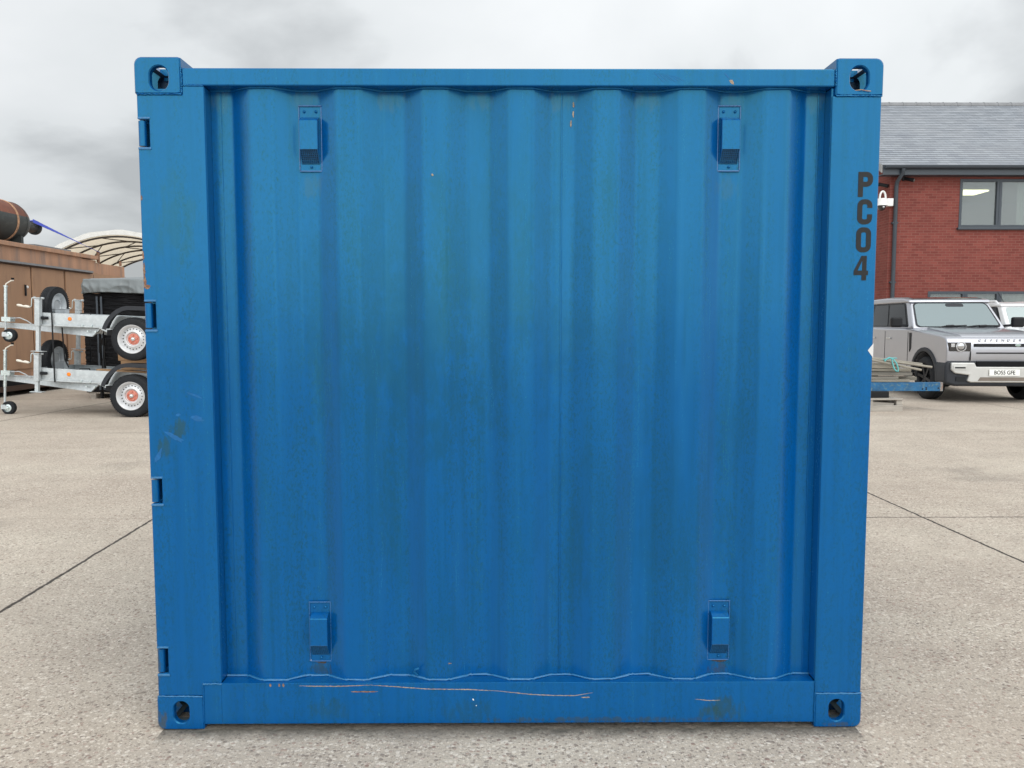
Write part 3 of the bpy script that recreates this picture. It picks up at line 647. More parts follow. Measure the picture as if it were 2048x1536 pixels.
# scratches, rust and scuffs (thin irregular marks lying on the paint)
def scratch(name, pts, w, y, m, label=None, seed=0, jag=0.35):
    rr = random.Random(seed); P = []
    for (a, b) in zip(pts, pts[1:]):
        k = max(2, int(math.dist(a, b)/0.006))
        for i in range(k): P.append((a[0]+(b[0]-a[0])*i/k, a[1]+(b[1]-a[1])*i/k + rr.uniform(-1, 1)*w*0.18))
    P.append(pts[-1]); n = len(P)
    ws = [max(0.0004, w*(1-jag+2*jag*rr.random())*min(1, 4*i/n+0.25, 4*(n-1-i)/n+0.25)) for i in range(n)]
    bm = B(); ribbon(bm, P, ws, y, 0.0004); o = obj(name, bm, m, cont)
    if label: o['label'] = label
def blob(name, x, z, rx, rz, y, m, seed=0, rot=0.0, n=18):
    rr = random.Random(seed); pts = []
    for i in range(n):
        a = 2*math.pi*i/n; k = rr.uniform(0.6, 1.15); px, pz = rx*k*math.cos(a), rz*k*math.sin(a)
        pts.append((x+px*math.cos(rot)-pz*math.sin(rot), z+px*math.sin(rot)+pz*math.cos(rot)))
    bm = B(); prism(bm, pts, 'y', y+0.0003, y-0.0003); return obj(name, bm, m, cont)
yb = 0.0030
scratch('rust_scratch', [(-0.728, 0.1545), (-0.69, 0.1535), (-0.60, 0.1525), (-0.484, 0.1565)], 0.0026, yb, M_scr, seed=1)
scratch('rust_scratch', [(-0.484, 0.1565), (-0.43, 0.153), (-0.277, 0.1415), (-0.139, 0.1395), (-0.036, 0.1335)], 0.0026, yb-0.0002, M_scr, seed=2)
scratch('rust_scratch', [(-0.05, 0.135), (0.068, 0.1215), (0.15, 0.117), (0.223, 0.1165), (0.286, 0.1265)], 0.0024, yb, M_scr, seed=3)
scratch('rust_scratch', [(-0.550, 0.1335), (-0.500, 0.1325), (-0.457, 0.1335)], 0.0036, yb, M_rust, seed=4)
scratch('rust_scratch', [(0.640, 0.102), (0.69, 0.097), (0.728, 0.0985)], 0.0024, yb, M_scr, seed=5)
scratch('rust_scratch', [(0.245, 0.110), (0.275, 0.110)], 0.003, yb, M_scr, seed=15)
scratch('rust_scratch', [(-0.265, 0.2215), (-0.235, 0.2205), (-0.204, 0.2220)], 0.0052, YC-0.0003+0.001, M_rust, seed=6)
for i, (x, z) in enumerate(((-0.828, 0.157), (-0.797, 0.157), (-0.783, 0.1565))): blob('rust_spot', x, z, 0.0035, 0.0065, yb-0.0001, M_rust, i)
for i, (x, z, a, b) in enumerate(((0.212, 2.128, .0025, .012), (0.2115, 2.098, .0032, .013), (0.204, 2.066, .0030, .013))): blob('rust_spot', x, z, a, b, panel_y(x)-0.0016, M_scr, 30+i, 0.0)
blob('rust_spot', 0.7245, 2.186, 0.006, 0.011, 0.0058, M_scr, 8, 0.8); scratch('scuff', [(0.699, 2.215), (0.716, 2.197)], 0.003, 0.0058, M_wpaint, seed=18)
for k in range(6): scratch('scuff', [(0.47+0.013*k, 2.216-0.002*k), (0.502+0.013*k, 2.185+0.002*(k % 3))], 0.0016, 0.0058, M_wpaint, seed=40+k)
for i, (x, z, a, b) in enumerate(((-1.2095, 1.812, .003, .009), (-1.2110, 1.625, .0028, .016), (-1.2095, 1.572, .004, .03), (-1.2085, 1.535, .005, .02))): blob('rust_spot', x, z, a, b, 0.0038, M_rust, 50+i)
blob('rust_spot', -1.200, 1.522, 0.010, 0.008, 0.0037, M_rust, 61)
blob('scuff', -1.052, 1.083, 0.030, 0.0085, 0.0038, M_wpaint, 71, -0.35); blob('scuff', -1.128, 1.020, 0.036, 0.008, 0.0038, M_wpaint, 72, -0.5); blob('scuff', -1.115, 1.095, 0.010, 0.005, 0.0038, M_wpaint, 73, 0.3)
blob('scuff', -1.185, 0.955, 0.008, 0.03, 0.0038, M_wpaint, 74, -0.5); blob('scuff', -1.055, 1.16, 0.03, 0.004, 0.0038, M_wpaint, 75, -0.35)
rr = random.Random(5)
blob('paint_chip', -0.257, 1.891, 0.0035, 0.0055, YC-0.0008, M_scr, 81, 0.5); blob('paint_chip', -0.128, 0.103, 0.0025, 0.004, yb-0.0001, M_white, 82, 0.6); blob('paint_chip', -0.118, 0.082, 0.0018, 0.002, yb-0.0001, M_white, 83)
blob('paint_chip', -0.701, 0.2215, 0.0025, 0.0055, YT-0.0062, M_white, 84, 0.4)
scratch('scuff', [(0.532, 1.99), (0.538, 1.975)], 0.0014, panel_y(0.535)-0.0025, M_wpaint, seed=91)
# loose curl of wire at the foot of the panel
bm = B(); tube(bm, [(-0.322, 0.050, 0.166), (-0.326, 0.035, 0.178), (-0.334, 0.030, 0.190), (-0.330, 0.024, 0.202), (-0.318, 0.020, 0.208)], 0.0032, 6); obj('wire_curl', bm, M_weld, cont, smooth=60)
bm = B(); tube(bm, [(1.118, 0.010, 2.1585), (1.145, -0.002, 2.160), (1.158, -0.004, 2.1565), (1.175, -0.006, 2.154)], 0.0016, 5); obj('wire_curl', bm, M_scr, cont)

# ================================================================== stacked galvanised trailers
def wheel_meshes(root, x, y, z, side=-1, r=0.325, w=0.19, spare=False, axis=None, part='wheel'):
    """tyre, rim and hub around an axis; side -1 = outer face towards -y"""
    d = Vector(axis) if axis else Vector((0, side, 0)); o = Vector((x, y, z)); k = r/0.325
    bm = B(); hw = w/2
    lathe(bm, [(0.205*k, hw*0.80), (0.215*k, hw*0.97), (0.255*k, hw), (0.295*k, hw*0.95), (0.316*k, hw*0.80), (0.322*k, hw*0.66), (0.325*k, hw*0.6), (0.325*k, hw*0.36), (0.318*k, hw*0.35), (0.318*k, hw*0.29), (0.326*k, hw*0.28), (0.326*k, hw*0.06), (0.319*k, hw*0.05), (0.319*k, -hw*0.05), (0.326*k, -hw*0.06),
               (0.326*k, -hw*0.28), (0.318*k, -hw*0.29), (0.318*k, -hw*0.35), (0.325*k, -hw*0.36), (0.325*k, -hw*0.6), (0.316*k, -hw*0.80), (0.295*k, -hw*0.95), (0.255*k, -hw), (0.215*k, -hw*0.97), (0.205*k, -hw*0.80)], o, d, 48)
    n = 56; _, s, u = frame_of(d)
    for i in range(n):   # tread blocks on the shoulders
        a = 2*math.pi*i/n; c = s*math.cos(a)+u*math.sin(a); t = -s*math.sin(a)+u*math.cos(a)
        for h in (-1, 1): beam(bm, o+c*0.3085*k+d*h*hw*0.86-t*0.007, o+c*0.3085*k+d*h*hw*0.86+t*0.007, 0.014, 0.018, up=c)
    ty = obj('tyre', bm, M_tyre, root, smooth=40)
    bm = B(); h0 = hw
    lathe(bm, [(0.207*k, -hw*0.8), (0.196*k, -hw*0.2), (0.190*k, h0*0.45), (0.197*k, h0*0.80), (0.213*k, h0*0.93), (0.216*k, h0*1.0), (0.211*k, h0*1.0), (0.203*k, h0*0.88), (0.188*k, h0*0.74), (0.180*k, h0*0.50), (0.172*k, h0*0.40), (0.150*k, h0*0.45), (0.128*k, h0*0.58), (0.112*k, h0*0.66), (0.104*k, h0*0.62), (0.096*k, h0*0.42), (0.085*k, h0*0.38), (0.0, h0*0.38)], o, d, 48)
    if not spare:
        for i in range(20):
            a = 2*math.pi*i/20; c = s*math.cos(a)+u*math.sin(a)
            lathe(bm, [(0.0105*k, 0.0), (0.0, 0.0)], o+c*0.152*k+d*(h0*0.45+0.004), d-c*0.35, 10, mi=1)
    rm = obj('rim', bm, [M_rim if not spare else M_galvd, M_black], root, smooth=35)
    if not spare:
        bm = B(); lathe(bm, [(0.088*k, h0*0.38), (0.086*k, h0*0.45), (0.070*k, h0*0.50), (0.045*k, h0*0.52), (0.0, h0*0.52)], o, d, 24)
        for i in range(5):
            a = 2*math.pi*i/5+0.3; c = s*math.cos(a)+u*math.sin(a); cyl(bm, o+c*0.060*k+d*h0*0.45, o+c*0.060*k+d*h0*0.72, 0.013, n=6)
        obj('hub', bm, M_red, rm, smooth=35)
        bm = B(); lathe(bm, [(0.030, h0*0.5), (0.028, h0*0.75), (0.018, h0*0.88), (0, h0*0.90)], o, d, 18); obj('hub_cap', bm, M_zinc, rm, smooth=60)
    return ty
def trailer(label, loc, tilt, jraise, prop_ext):
    t = thing('plant_trailer', label, 'trailer', loc, (0, tilt, 0), 'galvanised plant trailers stacked one on the other')
    YN = 0.50        # half width of the chassis
    zb, zt = 0.485-0.32, 0.655-0.32      # chassis beam, z measured from the axle
    for s in (-1, 1):
        bm = B(); y = s*YN
        box(bm, -1.525, 2.05, min(y, y-s*0.004), max(y, y-s*0.004), zb, zt)
        box(bm, -1.525, 2.05, min(y-s*0.0045, y-s*0.05), max(y-s*0.0045, y-s*0.05), zt-0.006, zt)
        box(bm, -1.525, 2.05, min(y+s*0.012, y-s*0.05), max(y+s*0.012, y-s*0.05), zb-0.026, zb-0.001)
        obj('side_rail', bm, M_galv, t, bevel=0.002)
        # gusset plate under the rail ahead of the wheel
        bm = B(); prism(bm, [(-0.62, zb-0.027), (-0.42, zb-0.115), (-0.30, zb-0.115), (-0.30, zb-0.090), (-0.36, zb-0.027)], 'y', y+s*0.010, y+s*0.004); obj('gusset', bm, M_galv, t)
        # drawbar arm
        bm = B(); ys = s*0.455; ye = s*0.10
        A = [(-0.60, ys, zb-0.03), (-0.74, ys, zb-0.165), (-2.40, ye, zb-0.085), (-2.40, ye, zb-0.025)]
        F1 = [bm.verts.new(p) for p in A]; F2 = [bm.verts.new((p[0], p[1]-s*0.045, p[2])) for p in A]
        bm.faces.new(F1); bm.faces.new(F2)
        for i in range(4): bm.faces.new((F1[i], F1[(i+1) % 4], F2[(i+1) % 4], F2[i]))
        obj('drawbar', bm, M_galv, t, bevel=0.003)
        # prop stand
        px, py = -1.505, s*(YN+0.010)
        bm = B(); box(bm, px-0.038, px+0.038, py-0.038+s*0.04, py+0.038+s*0.04, 0.13, 0.545)
        ps = obj('prop_stand', bm, M_galv, t, bevel=0.004); pyc = py+s*0.04
        bm = B(); box(bm, px-0.026, px+0.026, pyc-0.026, pyc+0.026, -0.027-prop_ext, 0.128); box(bm, px-0.085, px+0.095, pyc-0.06, pyc+0.06, -0.037-prop_ext, -0.0275-prop_ext); obj('foot', bm, M_galv, ps, bevel=0.003)
        bm = B(); box(bm, px-0.048, px+0.048, pyc-0.048, pyc+0.048, 0.5455, 0.562); box(bm, px-0.060, px-0.0485, pyc-0.02, pyc+0.02, 0.53, 0.575); cyl(bm, (px+0.049, pyc, 0.553), (px+0.085, pyc, 0.553), 0.016, n=10); obj('cap', bm, M_galv, ps, bevel=0.002)
        bm = B(); tube(bm, [(px-0.0605, pyc, 0.555), (px-0.085, pyc-0.01, 0.553), (px-0.092, pyc-0.012, 0.53), (px-0.094, pyc-0.014, 0.43), (px-0.105, pyc-0.015, 0.415), (px-0.13, pyc-0.016, 0.412)], 0.007, 7); obj('crank', bm, M_zinc, ps, smooth=60)
        bm = B(); tube(bm, [(px-0.12, pyc-0.016, 0.412), (px-0.14, pyc-0.016, 0.414), (px-0.18, pyc-0.016, 0.420), (px-0.215, pyc-0.016, 0.418), (px-0.25, pyc-0.016, 0.428), (px-0.29, pyc-0.016, 0.432), (px-0.31, pyc-0.016, 0.436)], 0.015, 8, rs=[0.014, 0.019, 0.021, 0.013, 0.019, 0.020, 0.013]); obj('crank_handle', bm, M_bone, ps, smooth=60)
        # clamp knob and reflector
        bm = B(); lathe(bm, [(0.0, 0), (0.026, 0), (0.028, 0.012), (0.024, 0.045), (0.022, 0.05), (0, 0.05)], (-1.455, y+s*0.004, 0.255), (0.5, s*1.0, 0), 14); cyl(bm, (-1.485, y+s*0.025, 0.255), (-1.375, y+s*0.03, 0.257), 0.026, 0.022, n=12); obj('clamp_knob', bm, M_black, t, smooth=30)
        bm = B(); lathe(bm, [(0.0295, 0), (0.0295, 0.006), (0.024, 0.010), (0, 0.011)], (-1.055, y, 0.258), (0, s, 0), 20); obj('reflector', bm, M_orange, t, smooth=30)
        # wheels, two each side, and the mudguard
        for wx in (0.0, 0.72):
            g = wheel_meshes(t, wx, s*(0.73-0.095), 0.0, s)
            g.name = 'wheel_tyre'
        bm = B(); pth = [(-0.435, 0.135), (-0.418, 0.185), (-0.39, 0.245), (-0.345, 0.315), (-0.285, 0.38), (-0.22, 0.432), (-0.15, 0.467), (-0.08, 0.483)] + [(0.0, 0.487), (0.36, 0.49), (0.72, 0.487)] + [(0.72+0.08, 0.483), (0.87, 0.467), (0.94, 0.432), (1.005, 0.38), (1.065, 0.315), (1.11, 0.245), (1.138, 0.185), (1.155, 0.135)]
        def off(p, q, d):
            v = Vector((q[0]-p[0], q[1]-p[1])).normalized(); return (-v.y*d, v.x*d)
        outer, inner = [], []
        for i, p in enumerate(pth):
            a = pth[max(i-1, 0)]; b = pth[min(i+1, len(pth)-1)]; o_ = off(a, b, 1.0); outer.append((p[0]+o_[0]*0.008, p[1]+o_[1]*0.008)); inner.append((p[0]-o_[0]*0.055, p[1]-o_[1]*0.055))
        thin = []
        for i, p in enumerate(pth):
            a = pth[max(i-1, 0)]; b = pth[min(i+1, len(pth)-1)]; o_ = off(a, b, 1.0); thin.append((p[0]+o_[0]*0.002, p[1]+o_[1]*0.002))
        y0, y1 = s*0.745, s*0.53
        strip = []
        for po, pi_, a_, b_ in ((outer, inner, y0, y0-s*0.006), (outer, thin, y0-s*0.0065, y1)):
            R4 = [[bm.verts.new((q[0], yy, q[1])) for q in pq] for pq, yy in ((po, a_), (pi_, a_), (pi_, b_), (po, b_))]
            for q in range(4):
                for i in range(len(po)-1): bm.faces.new((R4[q][i], R4[q][i+1], R4[(q+1) % 4][i+1], R4[(q+1) % 4][i]))
            for i in (0, len(po)-1): bm.faces.new([R4[q][i] for q in range(4)])
        obj('mudguard', bm, M_plast, t, bevel=0.003)
        bm = B(); box(bm, -0.44, -0.33, min(s*0.52, s*0.60), max(s*0.52, s*0.60), 0.04, 0.12); obj('mudguard_bracket', bm, M_black, t, bevel=0.003)
    bm = B(); box(bm, -1.523, -1.519, -0.495, 0.495, zb, zt); box(bm, 2.046, 2.05, -0.495, 0.495, zb, zt); obj('cross_rail', bm, M_galv, t)
    bm = B(); box(bm, -1.515, 2.04, -0.448, 0.448, zb+0.004, zb+0.022); obj('floor_pan', bm, M_galvd, t)
    bm = B()
    for wx in (0.0, 0.72): box(bm, wx-0.04, wx+0.04, -0.53, 0.53, -0.04, 0.04)
    obj('axle', bm, M_galvd, t)
    # coupling and jockey wheel
    bm = B(); box(bm, -2.42, -2.25, -0.06, 0.06, zb-0.10, zb-0.02); cyl(bm, (-2.42, 0, zb-0.05), (-2.95, 0, zb-0.03), 0.035, 0.03, n=12); lathe(bm, [(0.0, 0.055), (0.035, 0.045), (0.055, 0.0), (0.05, -0.03)], (-2.98, 0, zb-0.04), (0, 0, 1), 16); obj('coupling', bm, M_zinc, t, smooth=35)
    jx, jy = -2.20, -0.235; zt0 = 0.545+jraise*0.55
    bm = B(); cyl(bm, (jx, jy, -0.02+jraise*0.62), (jx, jy, zt0), 0.024, n=14); cyl(bm, (jx, jy, zt0), (jx, jy, zt0+0.018), 0.034, n=14)
    for k in range(9): cyl(bm, (jx, jy, zt0-0.13-0.016*k), (jx, jy, zt0-0.122-0.016*k), 0.0275, n=14)
    box(bm, jx-0.05, jx+0.09, jy-0.03, jy+0.09, zb+0.005, zb+0.075)
    jk = obj('jockey_stand', bm, M_zinc, t, smooth=35)
    bm = B(); tube(bm, [(jx, jy, zt0+0.018), (jx+0.01, jy, zt0+0.045), (jx+0.085, jy, zt0+0.095), (jx+0.125, jy, zt0+0.10)], 0.010, 8); obj('crank', bm, M_bone, jk, smooth=60)
    bm = B(); cyl(bm, (jx+0.11, jy, zt0+0.112), (jx+0.11, jy, zt0+0.140), 0.020, 0.024, n=12); obj('knob', bm, M_black, jk, smooth=40)
    wz = -0.345+jraise*1.0
    bm = B(); cyl(bm, (jx, jy, wz+0.05), (jx, jy, -0.02+jraise*0.62), 0.017, n=12); box(bm, jx-0.03, jx+0.07, jy-0.052, jy-0.046, wz-0.02, wz+0.035); box(bm, jx-0.03, jx+0.07, jy+0.046, jy+0.052, wz-0.02, wz+0.035); box(bm, jx-0.03, jx+0.03, jy-0.045, jy+0.045, wz+0.03, wz+0.05); obj('fork', bm, M_galv, jk)
    bm = B(); lathe(bm, [(0.06, 0.042), (0.09, 0.042), (0.103, 0.03), (0.106, 0.0), (0.103, -0.03), (0.09, -0.042), (0.06, -0.042)], (jx+0.068, jy, wz), (0, -1, 0), 28); jw = obj('jockey_wheel', bm, M_tyre, t, smooth=40)
    bm = B(); lathe(bm, [(0.066, 0.045), (0.06, 0.03), (0.03, 0.035), (0.016, 0.056), (0, 0.058)], (jx+0.068, jy, wz), (0, -1, 0), 20); lathe(bm, [(0.066, -0.045), (0.06, -0.03), (0, -0.04)], (jx+0.068, jy, wz), (0, -1, 0), 20); obj('rim', bm, M_zinc, jw, smooth=40)
    # loose breakaway cable lying on the drawbar
    bm = B(); tube(bm, [(jx+0.05, jy, zb+0.05), (jx+0.22, jy, zb+0.07), (jx+0.36, jy-0.05, zb+0.03), (jx+0.46, jy-0.09, zb-0.015)], 0.009, 6); obj('cable', bm, M_galvd, t, smooth=60)
    # spare wheel standing across the nose, its carrier plate in front
    sp = wheel_meshes(t, -1.58, 0.0, 0.445, r=0.305, w=0.155, spare=True, axis=(1, 0, 0)); sp.name = 'spare_tyre'
    bm = B(); box(bm, -1.476, -1.468, -0.16, 0.10, 0.19, 0.405); box(bm, -1.476, -1.40, 0.094, 0.10, 0.19, 0.405); obj('spare_carrier', bm, M_galvd, t)
    # lamp lead with a plug
    bm = B(); tube(bm, [(-0.93, -0.47, zt-0.1), (-0.92, -0.44, zt+0.01), (-0.80, -0.40, zt+0.02), (-0.74, -0.38, zb+0.05)], 0.010, 6); obj('lead', bm, M_black, t, smooth=50)
    bm = B(); cyl(bm, (-0.80, 0.0, zb-0.02), (-0.80, 0.0, zb-0.20), 0.008, n=8); lathe(bm, [(0.008, 0.01), (0.026, 0.0), (0.030, -0.05), (0.024, -0.11), (0, -0.11)], (-0.80, 0, zb-0.20), (0, 0, 1), 12); obj('lead_plug', bm, M_black, t, smooth=50)
    for k in (-0.86, -0.72):
        bm = B(); cyl(bm, (k, -0.515, zb-0.02), (k, -0.515, zb+0.012), 0.014, n=8); obj('bolt', bm, M_zinc, t)
    for k in (-0.80, -0.68):
        bm = B(); cyl(bm, (k, -0.45, zb-0.085), (k, -0.475, zb-0.085), 0.014, n=8); obj('bolt', bm, M_zinc, t)
    return t
AX = (-5.695, 9.80, 0.325)
t1 = trailer('lower galvanised trailer standing on the concrete with its jockey wheel down', AX, 0.055, 0.0, 0.0)
t2 = trailer('upper galvanised trailer carried on the one below with its jockey wheel raised', (AX[0]+0.055, AX[1], AX[2]+0.858), 0.045, 0.30, 0.222)
# straps holding the two together
bm = B(); bx = -6.94; y0 = 9.278
box(bm, bx-0.011, bx+0.011, y0-0.006, y0-0.002, 0.525, 1.63); box(bm, bx-0.011, bx+0.011, y0-0.006, 10.33, 1.631, 1.635); box(bm, bx-0.011, bx+0.011, y0-0.006, 10.33, 0.520, 0.524); box(bm, bx-0.011, bx+0.011, 10.324, 10.33, 0.5241, 1.6309)
tag(obj('strap', bm, M_black), 'black strap looped round the front ends of both trailers', 'strap')
bm = B(); tube(bm, [(-6.83, 9.34, 1.36), (-6.83, 9.36, 1.05), (-6.84, 9.40, 0.86), (-6.80, 9.42, 0.74)], 0.011, 7); tag(obj('hanging_cable', bm, M_black, smooth=60), 'black cable hanging from the upper trailer in front of the spare wheel', 'cable')
bm = B(); tube(bm, [(-6.55, 9.9, 1.38), (-6.56, 9.9, 1.1), (-6.57, 9.9, 0.95)], 0.010, 6); tube(bm, [(-6.50, 9.9, 1.38), (-6.49, 9.9, 1.1), (-6.505, 9.9, 0.84)], 0.012, 6); cyl(bm, (-6.505, 9.9, 0.86), (-6.505, 9.9, 0.70), 0.018, 0.036, n=12)
tag(obj('hanging_plug', bm, M_black, smooth=50), 'black plug on a lead dangling from the upper trailer over the lower bed', 'plug')
bm = B(); box(bm, -6.59, -6.46, 9.885, 9.889, 1.26, 1.325); tag(obj('paper_label', bm, M_white), 'small white paper label hanging under the upper trailer', 'label')
# timber packers between the trailers and loose boards in the lower bed
for i, (x0, x1, z0, z1, lb) in enumerate(((-6.06, -5.2, 0.690, 0.835, 'lower timber block packed between the two trailers'), (-6.10, -5.25, 0.837, 0.985, 'upper timber block wedged under the upper trailer'))):
    bm = B(); box(bm, x0, x1, 9.55, 9.72, z0, z1); tag(obj('timber_block', bm, M_wood, bevel=0.006), lb, 'timber', 'timber blocks between the trailers')
bm = B(); obox(bm, (-5.9, 9.62, 0.655), (1.1, 0.14, 0.05), Matrix.Rotation(0.05, 3, 'Y')); tag(obj('plank', bm, M_wood, bevel=0.004), 'pale wooden plank lying along the bed of the lower trailer', 'plank')

# ================================================================== brown generator housing
gh = thing('generator_container', 'brown steel generator container with a row of tall doors behind the trailers', 'container', (-9.7, 8.5, 0))
L1, L2 = 7.42, 8.80      # along +y (end of the tall part, end of the low part); x = 0 is the visible face
bm = B(); box(bm, -2.4, 0, 0, L1, 0.45, 2.62); box(bm, -2.4, 0, L1, L2, 0.45, 2.60); obj('body', bm, M_brown, gh)
bm = B(); box(bm, -2.4, -0.03, 0, L1-0.6, 2.62, 2.93); obj('upper_band', bm, M_brownd, gh)
bm = B(); box(bm, -2.4, -0.031, L1-0.6, L1, 2.622, 2.91); box(bm, -2.4, -0.04, L1+0.001, L2, 2.601, 2.86); obj('end_band', bm, M_brownd, gh)
bm = B(); box(bm, -2.45, 0.03, -0.05, L1+0.02, 2.931, 3.02); obj('roof', bm, M_brownd, gh, bevel=0.01)
bm = B(); box(bm, -2.3, 0.02, 5.0, 6.3, 3.021, 3.05); obj('roof_flashing', bm, M_lead, gh)
bm = B(); box(bm, 0.0005, 0.09, -0.05, L1-0.35, 2.60, 2.64); obj('rain_strip', bm, M_lead, gh)
bm = B(); box(bm, 0.0005, 0.07, -0.05, L1-0.35, 2.575, 2.599); obj('rain_strip', bm, M_browndk, gh)
for k, y0 in enumerate((-0.95+0.02, 0.27, 1.48, 2.69, 3.62+0.02, 4.83, 6.04)):
    y1 = (1.19 if True else 0)+y0-0.02
    bm = B(); box(bm, 0.0005, 0.022, max(y0, 0.0), y1-0.20, 0.52, 2.57); d = obj('door', bm, M_brown, gh, bevel=0.004)
    bm = B(); box(bm, 0.0005, 0.012, y1-0.19, y1-0.012, 0.52, 2.57); obj('door_post', bm, M_brown, gh)
    bm = B(); box(bm, 0.0225, 0.05, y1-0.245, y1-0.215, 1.98, 2.20); obj('handle', bm, M_black, d)
    bm = B(); lathe(bm, [(0.03, 0), (0.025, 0.012), (0, 0.014)], (0.0125, y1-0.13, 2.16), (1, 0, 0), 12); obj('lock_cover', bm, M_white, d)
    bm = B(); box(bm, 0.0006, 0.004, y1-0.0115, y1+0.0195, 0.52, 2.57); obj('door_gap', bm, M_browndk, gh)
for y, z, a, b in ((3.55, 1.77, 0.11, 0.14), (3.42, 1.44, 0.09, 0.11), (3.5, 1.10, 0.06, 0.04), (3.15, 2.0, 0.03, 0.06)):
    bm = B(); rr = random.Random(int(y*100)); prism(bm, [(y+a*rr.uniform(.6, 1)*math.cos(i*.7), z+b*rr.uniform(.6, 1)*math.sin(i*.7)) for i in range(9)], 'x', 0.0228, 0.0240); obj('torn_label', bm, M_pale, gh)
bm = B(); box(bm, -2.3, -0.10, 0, L2, 0.20, 0.449); obj('base_recess', bm, M_dark, gh)
bm = B(); box(bm, -2.4, -0.02, 0, L2, 0.10, 0.199); obj('skid_rail', bm, M_browndk, gh)
bm = B(); box(bm, -0.14, 0.012, -0.05, L2, 0.36, 0.45-0.0015); obj('skid_rail', bm, M_brownd, gh)
for y in (0.3, 3.0, 5.7, 8.2):
    bm = B(); box(bm, -2.2, -0.25, y, y+0.2, 0.0, 0.099); obj('skid_foot', bm, M_browndk, gh)
bm = B(); box(bm, -0.02, 0.035, L1+0.0205, L1+0.07, 2.863, 3.13); obj('lifting_post', bm, M_rust, gh)
bm = B(); box(bm, -0.02, 0.03, L2-0.30, L2-0.27, 2.865, 2.98); obj('lifting_post', bm, M_rust, gh)
# silencer on the roof
sl = thing('silencer', 'large rusty exhaust silencer drum lying on the brown container roof', 'silencer', (-10.45, 13.52, 3.54))
ro = 0.42
ax_d = (0.0, 1.0, 0.0)
bm = B(); rings = lathe(bm, [(0.0, -2.6), (ro*0.75, -2.5), (ro, -2.3), (ro, 0.32), (ro*0.965, 0.42), (ro*0.86, 0.52), (ro*0.62, 0.60), (0.18, 0.63)], (0, 0, 0), ax_d, 48)
for f in bm.faces:
    f.material_index = 0 if f.calc_center_median().z > 0.06+0.05*math.sin(f.calc_center_median().y*5) else 1
obj('drum', bm, [M_rustcyl, M_sootcyl], sl, smooth=50)
bm = B(); lathe(bm, [(ro+0.001, 0.0), (ro+0.012, 0.004), (ro+0.012, 0.050), (ro+0.001, 0.055)], (0, 0, 0), ax_d, 48); obj('band', bm, M_bandr, sl, smooth=40)
bm = B(); lathe(bm, [(ro+0.001, 0.325), (ro+0.006, 0.327), (ro+0.006, 0.345), (ro-0.01, 0.35)], (0, 0, 0), ax_d, 48); obj('band', bm, M_sootcyl, sl, smooth=40)
bm = B(); lathe(bm, [(0.15, 0.58), (0.125, 0.70), (0.12, 1.22), (0.13, 1.225), (0.158, 1.23), (0.158, 1.28), (0.11, 1.28), (0.10, 0.9)], (0, 0, 0), ax_d, 28); obj('outlet_pipe', bm, M_sootcyl, sl, smooth=35)
bm = B(); box(bm, -0.35, 0.35, 0.20, 0.28, -0.48, -0.30); box(bm, -0.35, 0.35, -2.0, -1.92, -0.48, -0.30); obj('cradle', bm, M_sootcyl, sl)
bm = B(); A = Vector((-10.34, 14.55, 3.66)); Z = Vector((-9.66, 15.98, 3.11))
N_ = 14
for i in range(N_):
    p, q = A.lerp(Z, i/N_), A.lerp(Z, (i+1)/N_)
    w = 0.095*(1-0.45*i/N_); tw = Matrix.Rotation(1.1-1.0*i/N_, 3, (Z-A).normalized())
    beam(bm, p, q, w, 0.006, up=tw @ Vector((0, 0, 1)))
tube(bm, [(-10.45+0.135*math.cos(a), 14.47, 3.54+0.135*math.sin(a)) for a in [i*0.4 for i in range(2, 7)]] + [tuple(A)], 0.014, 6)
tag(obj('ratchet_strap', bm, M_bstrap), 'blue lashing strap stretched from the silencer outlet to the container roof', 'strap')

# ================================================================== wrapped pallet load under a tarpaulin
pl = thing('pallet', 'wooden pallet on the ground beneath the black wrapped load', 'pallet', (-7.05, 12.75, 0))
bm = B()
for k in range(6): box(bm, -0.88, 0.88, -0.70+0.25*k, -0.55+0.25*k, 0.10, 0.125)
obj('top_board', bm, M_palwood, pl)
for x in (-0.8, 0, 0.8):
    bm = B(); box(bm, x-0.05, x+0.05, -0.70, 0.70, 0.0, 0.099); obj('bearer', bm, M_palwood, pl)
wl = thing('wrapped_load', 'tall load wrapped in shiny black stretch film behind the trailers', 'wrapped load', (-7.05, 12.75, 0.126))
bm = B(); V = {}; nx, nz = 40, 34
rr = random.Random(12)
nz = 110
zs = sorted(set([1.86*k/nz for k in range(nz+1)]))
per = []
for i in range(nx): per.append((-0.90+1.80*i/nx, -0.72))
for i in range(nx): per.append((0.90, -0.72+1.44*i/nx))
for i in range(nx): per.append((0.90-1.80*i/nx, 0.72))
for i in range(nx): per.append((-0.90, 0.72-1.44*i/nx))
rows = []
for k, z in enumerate(zs):
    o_ = 0.0045*math.sin(k*1.3+rr.random()*2)
    rows.append([bm.verts.new((x*(1+o_+0.006*math.sin(i*0.9+k*1.7)), y*(1+o_+0.006*math.cos(i*0.7+k)), z+0.012*math.sin(i*0.35+k))) for i, (x, y) in enumerate(per)])
for a, b in zip(rows, rows[1:]):
    for i in range(len(per)): bm.faces.new((a[i], a[(i+1) % len(per)], b[(i+1) % len(per)], b[i]))
bm.faces.new(rows[-1]); bm.faces.new(rows[0])
obj('film', bm, M_wrap, wl, smooth=70)
for dx in (0.28, 0.36):
    bm = B(); box(bm, -0.92+dx, -0.885+dx, -0.775, -0.765, 0.05, 1.8); obj('corner_strip', bm, M_frame, wl)
